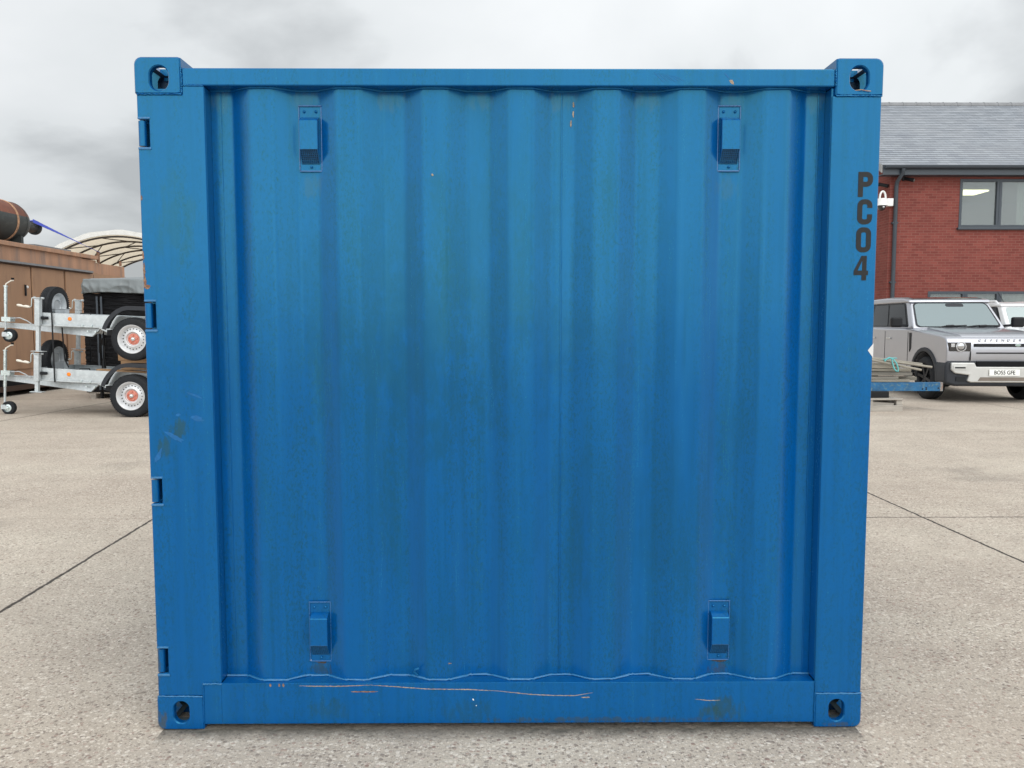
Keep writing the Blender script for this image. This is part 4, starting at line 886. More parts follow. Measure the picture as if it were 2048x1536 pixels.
# the tarp: a draped sheet with hem folds
from mathutils import noise as mnoise
bm = B(); nu, nv = 130, 100; grid = []
for j in range(nv+1):
    row = []
    for i in range(nu+1):
        u = -1.22+2.44*i/nu; v = -1.04+2.08*j/nv
        hx, hy = 0.93, 0.75
        ox, oy = max(0, abs(u)-hx), max(0, abs(v)-hy)
        x = math.copysign(min(abs(u), hx), u); y = math.copysign(min(abs(v), hy), v)
        rg = 1-abs(mnoise.noise((u*2.1, v*2.1, 3.0)))*2; rg2 = 1-abs(mnoise.noise((u*5.5+v*2.0, v*3.5, 7.0)))*2
        top = 2.245 + 0.12*(1-abs(y)/hy)*(0.35+0.65*(x+hx)/(2*hx)) + 0.018*rg
        drop = max(ox, oy)
        k = min(1, drop*7)
        fl = (0.034*max(0, rg)**3 + 0.018*max(0, rg2)**2 + 0.018*math.sin(7*u+2*math.sin(3*u)))*k
        if oy > 0 and oy >= ox: y += math.copysign(0.012+fl, v)
        if ox > 0 and ox > oy: x += math.copysign(0.012+fl, u)
        row.append(bm.verts.new((x, y, top-drop*(0.95+0.06*math.sin(3*u)))))
    grid.append(row)
for a, b in zip(grid, grid[1:]):
    for i in range(nu): bm.faces.new((a[i], a[i+1], b[i+1], b[i]))
tp = obj('tarpaulin', bm, M_tarp, smooth=70, loc=(-6.99, 12.75, 0.0)); so = tp.modifiers.new('solid', 'SOLIDIFY'); so.thickness = 0.004
tag(tp, 'creased grey tarpaulin draped over the black wrapped load', 'tarpaulin')

# ================================================================== fabric canopy far behind
cp = thing('canopy_shelter', 'cream arched fabric canopy on dark hoops beyond the brown container', 'canopy', (-23.7, 45.0, 0))
axd = Vector((-3.5, 14.5, 0)).normalized(); sd_ = Vector((1, 0, 0)); Rr = 7.1; zc = 6.87-Rr
def cpt(a, t, r=Rr): return axd*t + sd_*(r*math.sin(a)) + Vector((0, 0, zc+r*math.cos(a)))
LEN = 14.9; A0 = R(62)
bm = B(); na, ntt = 40, 10; g = []
for j in range(ntt+1): g.append([bm.verts.new(cpt(-A0+2*A0*i/na, LEN*j/ntt)) for i in range(na+1)])
for a, b in zip(g, g[1:]):
    for i in range(na): bm.faces.new((a[i], a[i+1], b[i+1], b[i]))
fo = obj('fabric', bm, M_fabric, cp, smooth=60); 
for t in (-0.06, LEN-0.02):
    bm = B(); g0 = [cpt(-A0+2*A0*i/na, t, Rr-0.02) for i in range(na+1)]; g1 = [cpt(-A0+2*A0*i/na, t, Rr+0.26+0.03*math.sin(i*1.3)) for i in range(na+1)]; g2 = [p+axd*0.08 for p in g0]; g3 = [p+axd*0.08 for p in g1]
    V = [[bm.verts.new(p) for p in G] for G in (g0, g1, g3, g2)]
    for q in range(4):
        for i in range(na): bm.faces.new((V[q][i], V[q][i+1], V[(q+1) % 4][i+1], V[(q+1) % 4][i]))
    obj('valance', bm, M_valance, cp)
for k in range(6):
    t = 0.10+(LEN-0.25)*k/5; bm = B(); tube(bm, [cpt(-A0+2*A0*i/36, t, Rr-0.12) for i in range(37)], 0.062, 6); obj('hoop', bm, M_rib, cp, smooth=60)
for a in (-38, -20, -2, 18):
    bm = B()
    for k in range(0, 5):
        t0, t1_ = 0.10+(LEN-0.25)*k/5, 0.10+(LEN-0.25)*(k+1)/5; s_ = 6 if k % 2 else -6
        tube(bm, [cpt(R(a+s_), t0, Rr-0.14), cpt(R(a-s_), t1_, Rr-0.14)], 0.032, 5)
    obj('brace', bm, M_rib, cp)
for s in (-1, 1):
    bm = B(); q = sd_*(s*(Rr*math.sin(A0)+0.9)); z1 = zc+Rr*math.cos(A0)
    p0 = q; p1 = q+axd*LEN; beam(bm, p0+Vector((0, 0, z1/2)), p1+Vector((0, 0, z1/2)), 2.2, z1-0.02); obj('side_wall', bm, M_brownd, cp)

# ================================================================== brick building
bd = thing('brick_building', 'two storey red brick office with a grey slate roof behind the parked cars', 'building', (11.05, 20.0, 0))
WL, WD, WH = 13.0, 8.4, 5.80
def wall_with_openings(bm, ops, x0, x1, z0, z1, y0, y1):
    xs = sorted({x0, x1, *[o[0] for o in ops], *[o[1] for o in ops]}); 
    for a, b in zip(xs, xs[1:]):
        c = (a+b)/2; cuts = sorted([(o[2], o[3]) for o in ops if o[0] < c < o[1]]); z = z0
        for p, q in cuts:
            if p > z: box(bm, a, b, y0, y1, z, p)
            z = q
        if z < z1: box(bm, a, b, y0, y1, z, z1)
OPS = [(2.02, 6.35, 4.20, 5.585), (1.21, 7.85, 0.85, 2.365), (8.1, 11.5, 4.20, 5.585)]
bm = B(); wall_with_openings(bm, OPS, 0.0, WL, 0.0, WH, 0.0, 0.30); bmesh.ops.remove_doubles(bm, verts=bm.verts, dist=1e-5)
# gable end and back
RZ = WH+0.25; PITCH = math.tan(R(33.0)); RH = RZ+PITCH*(WD/2)
prism(bm, [(0.30, 0), (WD, 0), (WD, WH), (WD/2, RH-0.25), (0.30, WH)], 'x', 0.0, 0.28)
box(bm, 0.281, WL, WD-0.28, WD-0.001, 0, WH); prism(bm, [(0.301, 0), (WD-0.281, 0), (WD-0.281, WH), (WD/2, RH-0.3), (0.301, WH)], 'x', WL-0.28, WL)
obj('wall', bm, M_brick, bd)
# roof: real overlapping slate courses
bm = B(); nC = 34; yE, yR = -0.30, WD/2; run = yR-yE; zE = RZ-PITCH*0.30+0.05
sl_len = math.hypot(run, run*PITCH)
for k in range(nC):
    a, b = k/nC, (k+1.35)/nC
    b = min(b, 1.0)
    y0, z0_ = yE+run*a, zE+run*PITCH*a; y1, z1_ = yE+run*b, zE+run*PITCH*b
    jit = 0.004*math.sin(k*2.1)
    for i in range(1):
        x0, x1 = -0.40, WL+0.4
        up = Vector((0, -math.sin(R(33)), math.cos(R(33))))
        P0, P1 = Vector((0, y0, z0_))+up*0.022, Vector((0, y1, z1_))+up*(0.006)
        Q0 = Vector((0, y0, z0_))+up*0.008
        va = [bm.verts.new((x, p.y, p.z)) for p in (P0, P1) for x in (x0, x1)]; bm.faces.new((va[0], va[1], va[3], va[2]))
        vb = [bm.verts.new((x, p.y, p.z)) for p in (Q0, P0) for x in (x0, x1)]; bm.faces.new((vb[0], vb[1], vb[3], vb[2]))
box(bm, -0.40, WL+0.4, yR-0.05, yR+0.05, RH-0.02, RH+0.0)
quad(bm, (-0.40, yR, zE+run*PITCH), (WL+0.4, yR, zE+run*PITCH), (WL+0.4, WD+0.3, zE), (-0.40, WD+0.3, zE))
quad(bm, (-0.40, yE, zE-0.03), (WL+0.4, yE, zE-0.03), (WL+0.4, yR, zE+run*PITCH-0.03), (-0.40, yR, zE+run*PITCH-0.03))
rf = obj('roof', bm, M_slate, bd)
bm = B()
zr = zE+run*PITCH
for k in range(30): lathe(bm, [(0.13, 0.0), (0.13, 0.44), (0.14, 0.445), (0.14, 0.46)], (-0.40+0.46*k, yR, zr-0.04), (1, 0, 0), 12)
obj('ridge_tiles', bm, M_lead, rf)
bm = B()
for s in (0,): prism(bm, [(yE, zE-0.20), (yE, zE+0.01), (yR, zr+0.01), (yR, zr-0.20)], 'x', -0.42, -0.385)
obj('verge_board', bm, M_soffit, rf)
bm = B(); box(bm, -0.38, WL+0.38, -0.299, -0.02, zE-0.26, zE-0.235); box(bm, -0.38, WL+0.38, -0.325, -0.30, zE-0.262, zE-0.015); obj('fascia', bm, M_frame, rf)
bm = B(); pts = [(-0.33+0.075*-1+0.075*math.cos(R(a)), zE-0.03+0.075*math.sin(R(a))) for a in range(180, 361, 20)]
pts2 = [(p[0], p[1]) for p in pts] + [(-0.33, zE-0.018), (-0.482, zE-0.018)]
prism(bm, pts2, 'x', -0.34, WL+0.38); obj('gutter', bm, M_frame, bd)
bm = B(); tube(bm, [(0.16, -0.40, zE-0.10), (0.16, -0.38, zE-0.22), (0.14, -0.12, zE-0.42), (0.14, -0.08, zE-0.55), (0.14, -0.08, 0.02)], 0.055, 10)
for z in (0.9, 2.6, 4.3): box(bm, 0.06, 0.22, -0.10, -0.001, z, z+0.05)
box(bm, 0.10, 0.24, -0.345, -0.326, zE-0.23, zE-0.10)
obj('downpipe', bm, M_frame, bd, smooth=40)
# windows
def window(x0, x1, z0, z1, muls, blinds, sill=True):
    bm = B(); f = 0.075; y0, y1 = -0.012, 0.09
    box(bm, x0, x1, y0, y1, z1-f, z1); box(bm, x0, x1, y0, y1, z0, z0+f); box(bm, x0, x0+f, y0+0.001, y1, z0+f, z1-f); box(bm, x1-f, x1, y0+0.001, y1, z0+f, z1-f)
    for m_ in muls: box(bm, m_-0.075, m_+0.075, y0+0.001, y1, z0+f, z1-f); box(bm, m_-0.006, m_+0.006, y0-0.008, y0, z0+f, z1-f)
    w = obj('window', bm, M_frame, bd)
    if sill:
        bm = B(); box(bm, x0-0.05, x1+0.05, -0.09, 0.10, z0-0.065, z0-0.002); obj('sill', bm, M_frame, w, bevel=0.008)
    e = [x0+f] + [v for m_ in muls for v in (m_-0.075, m_+0.075)] + [x1-f]
    for k, (a, b) in enumerate(zip(e[0::2], e[1::2])):
        bm = B(); box(bm, a, b, 0.035, 0.045, z0+f, z1-f); obj('pane', bm, M_pane, w)
        for (p, q, yy) in blinds.get(k, ()):
            bm = B(); n = max(2, int((q-p)/0.08)); P = [(p+(q-p)*i/n, yy+0.02*(i % 2)) for i in range(n+1)]
            prism(bm, P+[(x, y+0.004) for x, y in reversed(P)], 'z', z0+f, z1-f+0.02); obj('blind', bm, M_blind, w)
    return w
window(*OPS[0], [3.16+0.01, 4.32], {0: [(2.10, 2.18, 0.12)], 1: [(3.78, 4.24, 0.14)], 2: [(4.5, 5.2, 0.14)]})
window(*OPS[1], [2.30, 3.30, 4.35, 5.4, 6.5], {k: [(1.3+1.05*k-0.3, 1.3+1.05*k+0.95, 0.16)] for k in range(6)})
window(*OPS[2], [9.2, 10.3], {0: [(8.2, 8.6, 0.14)]})
# rooms behind the glass
bm = B(); box(bm, 0.29, WL-0.29, 0.31, 5.0, 2.75, 2.85); box(bm, 0.29, WL-0.29, 0.31, 5.0, 5.66, 5.70); box(bm, 0.29, WL-0.29, 4.9, 5.0, 0.01, 5.65); box(bm, 7.0, 7.1, 0.31, 4.89, 2.86, 5.65); obj('interior', bm, M_room, bd)
bm = B(); box(bm, 3.2, 4.22, 2.2, 3.0, 5.615, 5.655); obj('ceiling_light', bm, M_lamp, bd)
bm = B(); box(bm, 3.2, 4.6, 3.6, 4.2, 2.86, 4.7); obj('partition', bm, pm('blue_grey_board', (0.22, 0.30, 0.36), 0.8), bd)
# cameras on the building
dc = thing('dome_camera', 'white bracketed security camera with a black dome beside the drainpipe', 'camera', (10.75, 19.95, 4.70))
bm = B(); box(bm, 0.13, 0.36, -0.06, 0.045, 0.10, 0.32); obj('housing', bm, M_white, dc, bevel=0.015)
bm = B(); cyl(bm, (0.0, -0.10, 0.10), (0.0, -0.10, 0.30), 0.155, 0.125, n=24); box(bm, 0.0, 0.13, -0.07, 0.0, 0.16, 0.28); obj('shroud', bm, M_white, dc, smooth=40)
bm = B(); tube(bm, [(-0.05+0.085*math.cos(R(a))+0.05, -0.14, 0.30+0.20*math.sin(R(a))) for a in range(0, 181, 15)], 0.028, 8); obj('bracket_loop', bm, M_white, dc, smooth=60)
bm = B(); lathe(bm, [(0.115, 0.0), (0.112, -0.05), (0.09, -0.10), (0.05, -0.135), (0, -0.145)], (0.0, -0.10, 0.099), (0, 0, 1), 20); obj('dome', bm, M_carb, dc, smooth=60)
bm = B(); lathe(bm, [(0.03, 0.0), (0.02, -0.015), (0, -0.018)], (0.0, -0.215, 0.05), (0, 1, 0), 12); obj('lens', bm, M_lens, dc)
def bullet(loc, lb):
    t = thing('bullet_camera', lb, 'camera', loc, group='black security cameras under the eaves')
    bm = B(); cyl(bm, (0, 0, 0.02), (0, -0.06, 0.02), 0.055, n=14); cyl(bm, (0, -0.06, 0.02), (0.05, -0.10, 0.0), 0.022, n=8); obj('mount', bm, M_black, t, smooth=40)
    bm = B(); cyl(bm, (0.04, -0.06, 0.02), (0.17, -0.26, -0.06), 0.048, 0.052, n=14); obj('body', bm, M_black, t, smooth=40)
    bm = B(); cyl(bm, (0.171, -0.262, -0.0605), (0.176, -0.27, -0.063), 0.038, n=14); obj('lens', bm, M_carb, t)
bullet((11.42, 20.0, 5.56), 'black bullet camera on the front wall, right of the drainpipe')
bullet((11.05-0.22, 20.3, 5.45), 'black bullet camera at the building corner above the white camera')

# ================================================================== cars
def car_wheel(root, x, y, r=0.40, w=0.255, side=-1, rimm=None):
    d = Vector((side, 0, 0)); o = Vector((x, y, r)); hw = w/2
    bm = B(); lathe(bm, [(0.27, hw*0.8), (0.28, hw), (0.34, hw*1.0), (0.375, hw*0.92), (0.395, hw*0.72), (r, hw*0.6), (r, hw*0.30), (r-0.008, hw*0.28), (r-0.008, hw*0.20), (r, hw*0.18), (r, -hw*0.18), (r-0.008, -hw*0.20), (r-0.008, -hw*0.28), (r, -hw*0.30), (r, -hw*0.6), (0.395, -hw*0.72), (0.375, -hw*0.92), (0.28, -hw)], o, d, 48)
    wl_ = obj('wheel', bm, M_tyre, root, smooth=40)
    bm = B(); lathe(bm, [(0.285, hw*0.95), (0.275, hw*0.98), (0.262, hw*0.80), (0.255, hw*0.2), (0.12, hw*0.15), (0, hw*0.15)], o, d, 36); obj('rim', bm, M_black, wl_, smooth=40)
    bm = B(); _, s, u = frame_of(d)
    for i in range(6):
        a = 2*math.pi*i/6+0.2; c = s*math.cos(a)+u*math.sin(a); beam(bm, o+c*0.04+d*hw*0.68, o+c*0.266+d*hw*0.80, 0.055, 0.03, up=d)
    cyl(bm, o+d*hw*0.55, o+d*hw*0.78, 0.06, n=16); obj('spokes', bm, rimm or M_black, wl_, bevel=0.004)
def lerp3(a, b, t): return Vector(a).lerp(Vector(b), t)
def pane_on(bm, bl, br, tr, tl, u0, u1, v0, v1, off, rad=0.12, thick=0.004):
    """rounded pane on the quad bl,br,tr,tl (u right, v up), pushed off along its normal"""
    bl, br, tr, tl = map(Vector, (bl, br, tr, tl)); n = (br-bl).cross(tl-bl).normalized()
    pts = []
    ru, rv = rad*(u1-u0)*0.6, rad*(v1-v0)*1.2
    for cx, cy, a0 in ((u1-ru, v0+rv, -90), (u1-ru, v1-rv, 0), (u0+ru, v1-rv, 90), (u0+ru, v0+rv, 180)):
        for k in range(5):
            a = R(a0+22.5*k); pts.append((cx+ru*math.cos(a), cy+rv*math.sin(a)))
    P = [bl.lerp(br, u).lerp(tl.lerp(tr, u), v) for u, v in pts]
    A = [bm.verts.new(p+n*off) for p in P]; C = [bm.verts.new(p+n*(off-thick)) for p in P]; m_ = len(P)
    bm.faces.new(A); bm.faces.new(C)
    for i in range(m_): bm.faces.new((A[i], A[(i+1) % m_], C[(i+1) % m_], C[i]))
def archpts(cy, cz, r, a0, a1, n=14): return [(cy+r*math.cos(R(a0+(a1-a0)*i/n)), cz+r*math.sin(R(a0+(a1-a0)*i/n))) for i in range(n+1)]
def four_by_four(name, label, loc, rz, paint, full=True, scr=None, roofm=None):
    c = thing(name, label, 'car', loc, (0, 0, rz)); HWd = 0.965; FW, RW = 0.90, 3.92
    # lower body side outline (y back, z up)
    ol = [(0.10, 0.62), (0.075, 0.80), (0.06, 0.95), (0.075, 1.10), (0.13, 1.165), (0.30, 1.205), (1.00, 1.265), (1.56, 1.315), (4.62, 1.33), (4.72, 1.25), (4.74, 0.60), (4.62, 0.50)]
    ol += archpts(RW, 0.42, 0.475, 12, 168)
    ol += [(RW-0.50, 0.45), (FW+0.50, 0.45)] + archpts(FW, 0.42, 0.475, 12, 168) + [(0.40, 0.55)]
    bm = B(); prism(bm, ol, 'x', -HWd, HWd); bd_ = obj('body', bm, paint, c, bevel=0.055, seg=4, smooth=40)
    bm = B(); box(bm, -0.66, 0.66, 0.35, 4.5, 0.36, 1.10); obj('underbody', bm, M_dark, c)
    # bonnet: raised centre
    bm = B(); q = [(0.20, 1.185), (0.30, 1.225), (1.00, 1.292), (1.50, 1.338), (1.50, 1.30), (0.2, 1.17)]
    prism(bm, q, 'x', -0.66, 0.66); bn = obj('bonnet', bm, paint, c, bevel=0.025, seg=4, smooth=40)
    # greenhouse
    zb_, zt_ = 1.315, 1.86; wb, wt = 0.885, 0.765; yb, yt, ye, yf = 1.60, 2.08, 4.66, 4.55
    lo = [(-wb, yb, zb_), (wb, yb, zb_), (wb, ye, zb_), (-wb, ye, zb_)]; hi = [(-wt, yt, zt_), (wt, yt, zt_), (wt, yf, zt_), (-wt, yf, zt_)]
    bm = B(); A = [bm.verts.new(p) for p in lo]; C = [bm.verts.new(p) for p in hi]
    bm.faces.new(A); bm.faces.new(C)
    for i in range(4): bm.faces.new((A[i], A[(i+1) % 4], C[(i+1) % 4], C[i]))
    obj('cabin', bm, paint, c, bevel=0.03, seg=3, smooth=40)
    bm = B(); rp_ = [(yt-0.06, zt_-0.02), (yt-0.03, zt_+0.035), (yt+0.25, zt_+0.075), (yt+0.9, zt_+0.095), (yf-0.4, zt_+0.09), (yf+0.05, zt_+0.04), (yf+0.06, zt_-0.02)]
    prism(bm, rp_, 'x', -wt-0.035, wt+0.035); rf_ = obj('roof', bm, paint, c, bevel=0.04, seg=4, smooth=40)
    bm = B(); rq = [(yt+0.0, zt_+0.044), (yt+0.06, zt_+0.064), (yt+0.27, zt_+0.096), (yt+0.9, zt_+0.116), (yf-0.4, zt_+0.10), (yf-0.1, zt_+0.06)]
    prism(bm, rq, 'x', -wt+0.08, wt-0.08); obj('sunroof', bm, roofm or M_carb, rf_, bevel=0.01, seg=2, smooth=40)
    bm = B(); pane_on(bm, lo[0], lo[1], hi[1], hi[0], 0.055, 0.945, 0.08, 0.92, 0.008, 0.10); ws = obj('windscreen', bm, scr or M_screen, c)
    bm = B(); pane_on(bm, lo[0], lo[1], hi[1], hi[0], 0.035, 0.965, 0.045, 0.955, 0.0025, 0.10, 0.002); obj('windscreen_surround', bm, M_plast if full else paint, ws)
    for s in (-1, 1):
        bl, br, tr, tl = (lo[3], lo[0], hi[0], hi[3]) if s < 0 else (lo[1], lo[2], hi[2], hi[1])
        def U(a, b): return (a, b) if s > 0 else (1-b, 1-a)
        bm = B(); u0, u1 = U(0.06, 0.97); pane_on(bm, bl, br, tr, tl, u0, u1, 0.06, 0.955, 0.003, 0.05, 0.002); obj('window_band', bm, M_black, c)
        for a, b in ((0.085, 0.36), (0.385, 0.66), (0.70, 0.95)):
            u0, u1 = U(a, b); bm = B(); pane_on(bm, bl, br, tr, tl, u0, u1, 0.10, 0.90, 0.009, 0.08); obj('side_window', bm, M_sideg, c)
        # mirror
        bm = B(); box(bm, s*1.16-0.11, s*1.16+0.11, 1.66, 1.78, 1.345, 1.545); mr = obj('mirror', bm, M_black if full else paint, c, bevel=0.035, seg=3)
        bm = B(); beam(bm, (s*0.92, 1.80, 1.37), (s*1.08, 1.74, 1.385), 0.07, 0.05); obj('mirror_arm', bm, M_black, mr)
        # arch trims
        for cy in (FW, RW):
            bm = B(); a = archpts(cy, 0.42, 0.475, 0, 180); b = archpts(cy, 0.42, 0.555, 180, 0); 
            prism(bm, [(cy+0.475, 0.40)] + a + [(cy-0.475, 0.40), (cy-0.56, 0.40)] + b + [(cy+0.56, 0.40)], 'x', s*(HWd-0.03), s*(HWd+0.022)); obj('arch_trim', bm, M_plast, c, bevel=0.015)
            car_wheel(c, s*0.845, cy, side=s)
        bm = B(); box(bm, s*0.95-0.05, s*0.95+0.05, FW+0.58, RW-0.58, 0.38, 0.50); obj('sill', bm, M_plast, c, bevel=0.02)
        # door shut lines, handles and the wing vent
        for y0, y1, hy in ((1.62, 2.68, 2.50), (2.70, 3.42, 3.3)):
            bm = B(); box(bm, s*HWd-0.004, s*HWd+0.004, y0-0.005, y0+0.005, 0.52, 1.26); dr = obj('shut_line', bm, M_black, c)
            bm = B(); box(bm, min(s*(HWd+0.001), s*(HWd+0.03)), max(s*(HWd+0.001), s*(HWd+0.03)), hy-0.10, hy+0.10, 1.10, 1.135); obj('door_handle', bm, M_skid, c, bevel=0.008)
        bm = B(); prism(bm, [(1.47, 0.93), (1.54, 0.86), (1.56, 1.24), (1.47, 1.24)], 'x', s*(HWd-0.005), s*(HWd+0.010)); obj('wing_vent', bm, M_black, c, bevel=0.006)
    # lamps
    for s in (-1, 1):
        def xs(a, b): return (min(s*a, s*b), max(s*a, s*b))
        bm = B(); prism(bm, [(s*0.955, 1.085), (s*0.925, 0.925), (s*0.56, 0.925), (s*0.56, 1.085)], 'y', 0.035, 0.20); hl = obj('headlight', bm, M_carb, c, bevel=0.012, seg=3)
        bm = B(); lathe(bm, [(0.086, 0.0), (0.092, 0.006), (0.086, 0.012), (0.070, 0.012), (0.068, 0.002)], (s*0.735, 0.034, 1.005), (0, -1, 0), 30); obj('light_ring', bm, M_lens, hl, smooth=40)
        bm = B(); lathe(bm, [(0.062, 0.001), (0.045, 0.010), (0.0, 0.014)], (s*0.735, 0.034, 1.02), (0, -1, 0), 20); obj('lens', bm, M_lens, hl, smooth=60)
        bm = B(); a, b = xs(0.845, 0.91); box(bm, a, b, 0.024, 0.034, 1.0, 1.06); obj('side_lamp', bm, M_lens, hl, bevel=0.004)
    if full:
        # grille slots
        bm = B(); box(bm, -0.50, 0.50, 0.045, 0.09, 1.005, 1.062); gr = obj('grille_bar', bm, M_black, c, bevel=0.008)
        bm = B(); box(bm, -0.47, 0.47, 0.038, 0.0449, 1.028, 1.045); obj('grille_strip', bm, M_plast, gr, bevel=0.002)
        bm = B(); lathe(bm, [(0.045, 0), (0.045, 0.006), (0.038, 0.009), (0, 0.009)], (0.23, 0.0379, 1.034), (0, -1, 0), 24)
        for v in bm.verts: v.co.z = 1.034+(v.co.z-1.034)*0.5
        obj('badge', bm, M_green, gr)
        bm = B(); lathe(bm, [(0.046, 0.001), (0.049, 0.0095), (0.043, 0.0105), (0.041, 0.009)], (0.23, 0.0379, 1.034), (0, -1, 0), 24)
        for v in bm.verts: v.co.z = 1.034+(v.co.z-1.034)*0.5
        obj('badge_rim', bm, M_lens, gr)
        bm = B(); box(bm, -0.455, 0.455, 0.05, 0.09, 0.882, 0.906); obj('grille_slot', bm, M_black, c, bevel=0.005)
        bm = B(); box(bm, -0.56, -0.552, 0.05, 0.12, 0.76, 0.925); box(bm, 0.552, 0.56, 0.05, 0.12, 0.76, 0.925); obj('shut_line', bm, M_black, c)
        for i, ch in enumerate('DEFENDER'): text_mesh(ch, 0.052, M_plast, 'bonnet_letter', c, (-0.40+0.098*i, 0.070, 1.118), (R(78), 0, 0), 0.003, 1.35)
        # bumper
        bm = B(); prism(bm, [(-0.985, 0.36), (-0.985, 0.66), (-0.955, 0.755), (0.955, 0.755), (0.985, 0.66), (0.985, 0.36), (0.80, 0.305), (-0.80, 0.305)], 'y', 0.045, 0.45); bp = obj('bumper', bm, M_plast, c, bevel=0.04, seg=3, smooth=40)
        bm = B(); sk_ = [(-0.90, 0.725), (-0.50, 0.725), (-0.47, 0.655), (0.47, 0.655), (0.50, 0.725), (0.90, 0.725), (0.90, 0.60), (0.83, 0.535), (0.585, 0.505), (0.62, 0.40), (0.55, 0.375), (-0.55, 0.375), (-0.62, 0.40), (-0.585, 0.505), (-0.83, 0.535), (-0.90, 0.60)]
        prism(bm, sk_, 'y', 0.005, 0.06); sk2 = obj('skid_plate', bm, M_skid, bp, bevel=0.018, seg=3, smooth=40)
        bm = B(); box(bm, -0.46, 0.46, 0.012, 0.05, 0.660, 0.748)
        for k in range(46): box(bm, -0.455+0.0199*k, -0.446+0.0199*k, 0.004, 0.0119, 0.662, 0.746)
        obj('lower_grille', bm, M_black, bp)
        for s in (-1, 1):
            bm = B(); a, b = min(s*0.64, s*0.87), max(s*0.64, s*0.87); box(bm, a, b, -0.008, 0.004, 0.60, 0.672); fl = obj('fog_lamp', bm, M_skid, bp, bevel=0.012, seg=3)
            bm = B(); box(bm, a+0.025, b-0.025, -0.012, -0.0085, 0.624, 0.650); obj('lamp_slot', bm, M_black, fl, bevel=0.003)
            bm = B(); a, b = min(s*0.64, s*0.80), max(s*0.64, s*0.80); box(bm, a, b, 0.03, 0.044, 0.40, 0.475); obj('tow_recess', bm, M_dark, bp)
        bm = B(); prism(bm, [(-0.44, 0.405), (-0.40, 0.470), (0.40, 0.470), (0.44, 0.405)], 'y', -0.001, 0.0045); obj('lower_mesh', bm, M_taupe, bp)
        bm = B(); box(bm, -0.26, 0.26, -0.016, -0.004, 0.495, 0.607); pt = obj('number_plate', bm, M_plate, c, bevel=0.006)
        text_mesh('BO55 GFE', 0.098, M_letter, 'registration', pt, (0, -0.0165, 0.551), (R(90), 0, 0), 0.0008, 0.84, 0.0018)
        # wipers, mirror pod behind the screen, seats, wheel
        nrm = (Vector(lo[1])-Vector(lo[0])).cross(Vector(hi[0])-Vector(lo[0])).normalized()
        def onscr(u, v, o=0.03): return Vector(lo[0]).lerp(Vector(lo[1]), u).lerp(Vector(hi[0]).lerp(Vector(hi[1]), u), v)+nrm*o
        for (ua, va, ub, vb) in ((0.20, -0.03, 0.58, 0.085), (0.56, 0.03, 0.93, 0.075)):
            bm = B(); tube(bm, [onscr(ua, va), onscr((ua+ub)/2-0.05, (va+vb)/2+0.03), onscr(ub, vb)], 0.013, 6); cyl(bm, onscr((ua+ub)/2-0.03, 0.06), onscr((ua+ub)/2+0.05, 0.075), 0.022, n=8); obj('wiper', bm, M_black, ws)
        bm = B(); pane_on(bm, lo[0], lo[1], hi[1], hi[0], 0.44, 0.66, 0.80, 0.91, 0.0115, 0.2, 0.003); obj('sensor_panel', bm, M_plast, ws)
    else:
        bm = B()
        for s in (-1, 1): tube(bm, [(s*(wt-0.02), yt+0.12, zt_+0.03), (s*(wt-0.0), yt+0.22, zt_+0.115), (s*(wt-0.0), yf-0.5, zt_+0.125), (s*(wt-0.02), yf-0.35, zt_+0.06)], 0.028, 8)
        obj('roof_rail', bm, paint, rf_, smooth=60)
        bm = B(); tube(bm, [(-0.40, yt+0.5, zt_+0.09), (-0.42, yt+0.75, zt_+0.36)], 0.008, 5); obj('aerial', bm, M_black, rf_)
        bm = B(); box(bm, -0.9, 0.9, 0.05, 0.4, 0.36, 0.75); obj('bumper', bm, paint, c, bevel=0.05, seg=3)
        bm = B(); box(bm, -0.5, 0.5, 0.045, 0.09, 0.80, 0.98); obj('grille', bm, M_black, c, bevel=0.01)
        for s in (-1, 1):
            bm = B(); tube(bm, [(s*0.3-0.1, yb-0.03, zb_+0.01), (s*0.3+0.4, yb-0.02, zb_+0.04)], 0.012, 6); obj('wiper', bm, M_black, ws)
    return c
four_by_four('parked_car', 'silver grey boxy four by four parked nose out before the brick building', (8.75, 10.95, 0), R(-4.0), M_car)
four_by_four('parked_car', 'white car with roof rails parked behind the silver four by four', (12.85, 14.35, 0), R(-2.0), M_carw, full=False, scr=M_screenw, roofm=M_carw)

# ================================================================== blue steel stillage with weathered timber, on a pallet
pa = thing('pallet', 'weathered grey pallet on the concrete beneath the blue steel beam', 'pallet', (5.85, 9.77, 0))
bm = B(); box(bm, -0.6, 0.522, 0.0, 0.022, 0.0, 0.098); obj('bearer', bm, M_palwood, pa, bevel=0.003)
bm = B(); box(bm, -0.6, 0.522, 0.95, 0.972, 0.0, 0.098); obj('bearer', bm, M_palwood, pa, bevel=0.003)
for i, (x0, x1) in enumerate(((0.43, 0.522), (-0.05, 0.05), (-0.6, -0.51))):
    bm = B(); box(bm, x0, x1, 0.0225, 0.9495, 0.0, 0.098+0.085); obj('block', bm, M_palwood, pa, bevel=0.003)
for k in range(5):
    bm = B(); y = 0.0+0.205*k; box(bm, -0.6, 0.522, y, y+0.15, 0.1835, 0.2055); obj('top_board', bm, M_palwood, pa, bevel=0.003)
bm = B(); beam(bm, (-0.6, 0.03, 0.17), (0.40, 0.06, 0.105), 0.02, 0.05); obj('loose_slat', bm, M_palwood, pa)
bm = B(); box(bm, 5.3, 6.235, 9.95, 10.15, 0.206, 0.311); tag(obj('packing_block', bm, M_black, bevel=0.01), 'black packing block on the grey pallet under the blue beam', 'block')
sb = thing('steel_beam', 'blue painted steel beam with scraped end carrying the weathered timber', 'beam', (0, 10.0, 0))
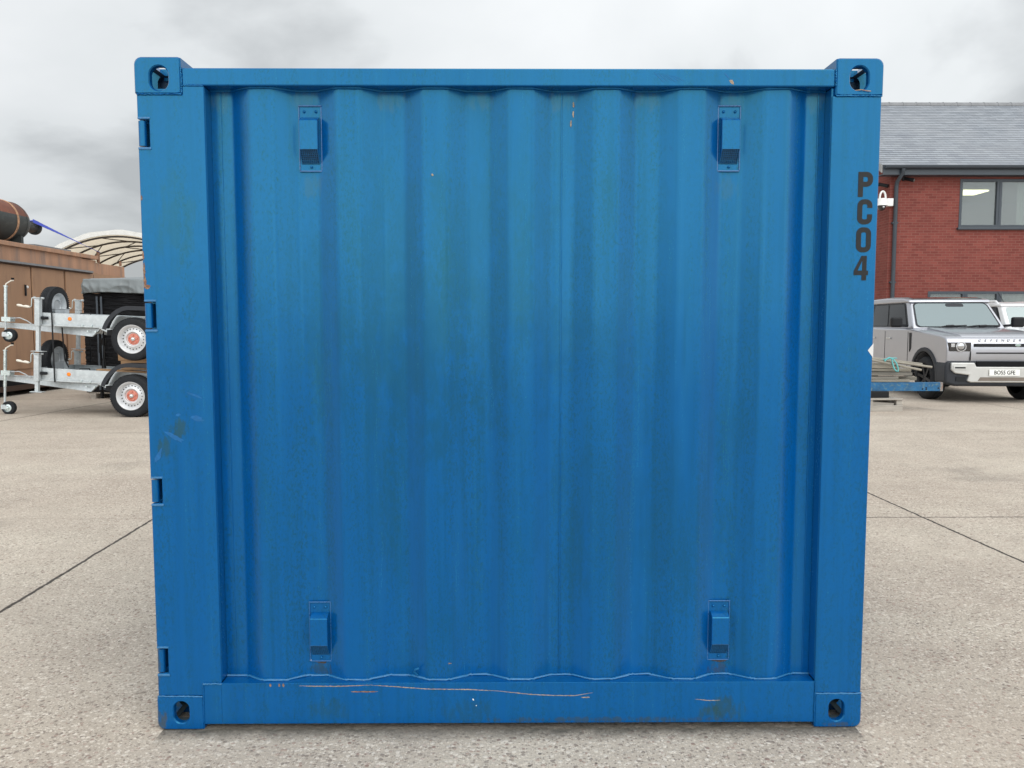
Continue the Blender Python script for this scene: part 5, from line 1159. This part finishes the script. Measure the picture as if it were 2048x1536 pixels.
bm = B(); box(bm, 4.2, 7.128, -0.004, 0.004, 0.312, 0.452); box(bm, 4.2, 7.128, 0.0045, 0.09, 0.312, 0.320); box(bm, 4.2, 7.128, 0.0045, 0.09, 0.444, 0.452); obj('channel', bm, pm('blue_beam_paint', (0.006, 0.10, 0.235), 0.5, var=0.25, scale=8, col2=(0.13, 0.20, 0.19), thr=(0.52, 0.70)), sb, bevel=0.002)
bm = B(); box(bm, 7.09, 7.132, -0.009, 0.0935, 0.311, 0.455); obj('end_plate', bm, pm('scraped_end', (0.22, 0.24, 0.24), 0.6, var=0.3, scale=20, col2=(0.25, 0.1, 0.05)), sb)
for x, z in ((6.80, 0.345), (6.86, 0.365), (6.86, 0.34), (7.06, 0.36)):
    bm = B(); cyl(bm, (x, -0.0045, z), (x, -0.010, z), 0.012, n=10); obj('bolt', bm, M_black, sb)
boards = [  # x end, y, z, h, depth, slope, material, label
    (6.60, 10.02, 0.478, 0.040, 0.16, 0.0, M_wood2, 'pale cream board lying directly on the blue beam'),
    (6.43, 10.05, 0.522, 0.044, 0.16, 0.0, M_wood3, 'mossy grey board second from the blue beam'),
    (6.82, 10.22, 0.500, 0.060, 0.14, -0.004, M_wood2, 'pale board end sticking out furthest low in the timber stack'),
    (6.66, 10.06, 0.585, 0.055, 0.16, -0.005, M_wood3, 'brown grey board in the middle of the timber stack'),
    (6.66, 10.10, 0.645, 0.050, 0.15, -0.01, M_wood2, 'thick weathered board above the middle of the stack'),
    (6.46, 10.08, 0.705, 0.055, 0.15, -0.01, M_wood2, 'shorter weathered board below the sloping poles'),
    (6.72, 10.27, 0.570, 0.050, 0.15, -0.004, M_wood3, 'dark grey board at the back of the timber stack, low down'),
    (6.55, 10.29, 0.640, 0.060, 0.15, -0.006, M_wood3, 'dark grey board at the back of the timber stack, half way up'),
    (6.35, 10.26, 0.730, 0.055, 0.15, -0.010, M_wood2, 'pale board at the back of the timber stack, just under the poles'),
]
for (xe, y, z, h, dp, sl_, m_, lb) in boards:
    bm = B(); beam(bm, (4.3, y+dp/2, z-sl_*(xe-4.3)), (xe, y+dp/2, z), dp, h); tag(obj('timber_board', bm, m_, bevel=0.006), lb, 'board', 'weathered boards stacked on the blue beam')
for k, (xe, z0, z1, y, lb) in enumerate(((6.78, 0.855, 0.655, 10.02, 'lower grey pole sloping down across the timber stack'), (6.98, 0.875, 0.700, 10.07, 'long grey pole sloping down furthest to the right'), (6.85, 0.890, 0.745, 10.13, 'topmost grey pole on the sloping timber bundle'))):
    bm = B(); tube(bm, [(4.6, y, z0+0.10), (5.93, y, z0-0.03), (xe, y, z1)], 0.019, 8); tag(obj('grey_pole', bm, M_wood2, smooth=60), lb, 'pole', 'grey poles lying on the timber stack')
bm = B(); rr = random.Random(2)
tube(bm, [(6.16, 9.99, 0.80), (6.19, 9.975, 0.845), (6.23, 9.98, 0.862), (6.27, 9.985, 0.84), (6.29, 9.985, 0.76), (6.31, 9.985, 0.69), (6.35, 9.985, 0.64), (6.385, 9.985, 0.635), (6.38, 9.985, 0.69), (6.35, 9.985, 0.77), (6.31, 9.985, 0.82), (6.27, 9.98, 0.855), (6.20, 10.0, 0.835), (6.17, 10.08, 0.82)], 0.011, 7)
tube(bm, [(6.25, 9.985, 0.850), (6.30, 9.985, 0.853), (6.35, 9.98, 0.850)], 0.009, 6)
tag(obj('rope', bm, M_rope, smooth=60), 'turquoise rope knotted round the poles on the timber stack', 'rope')
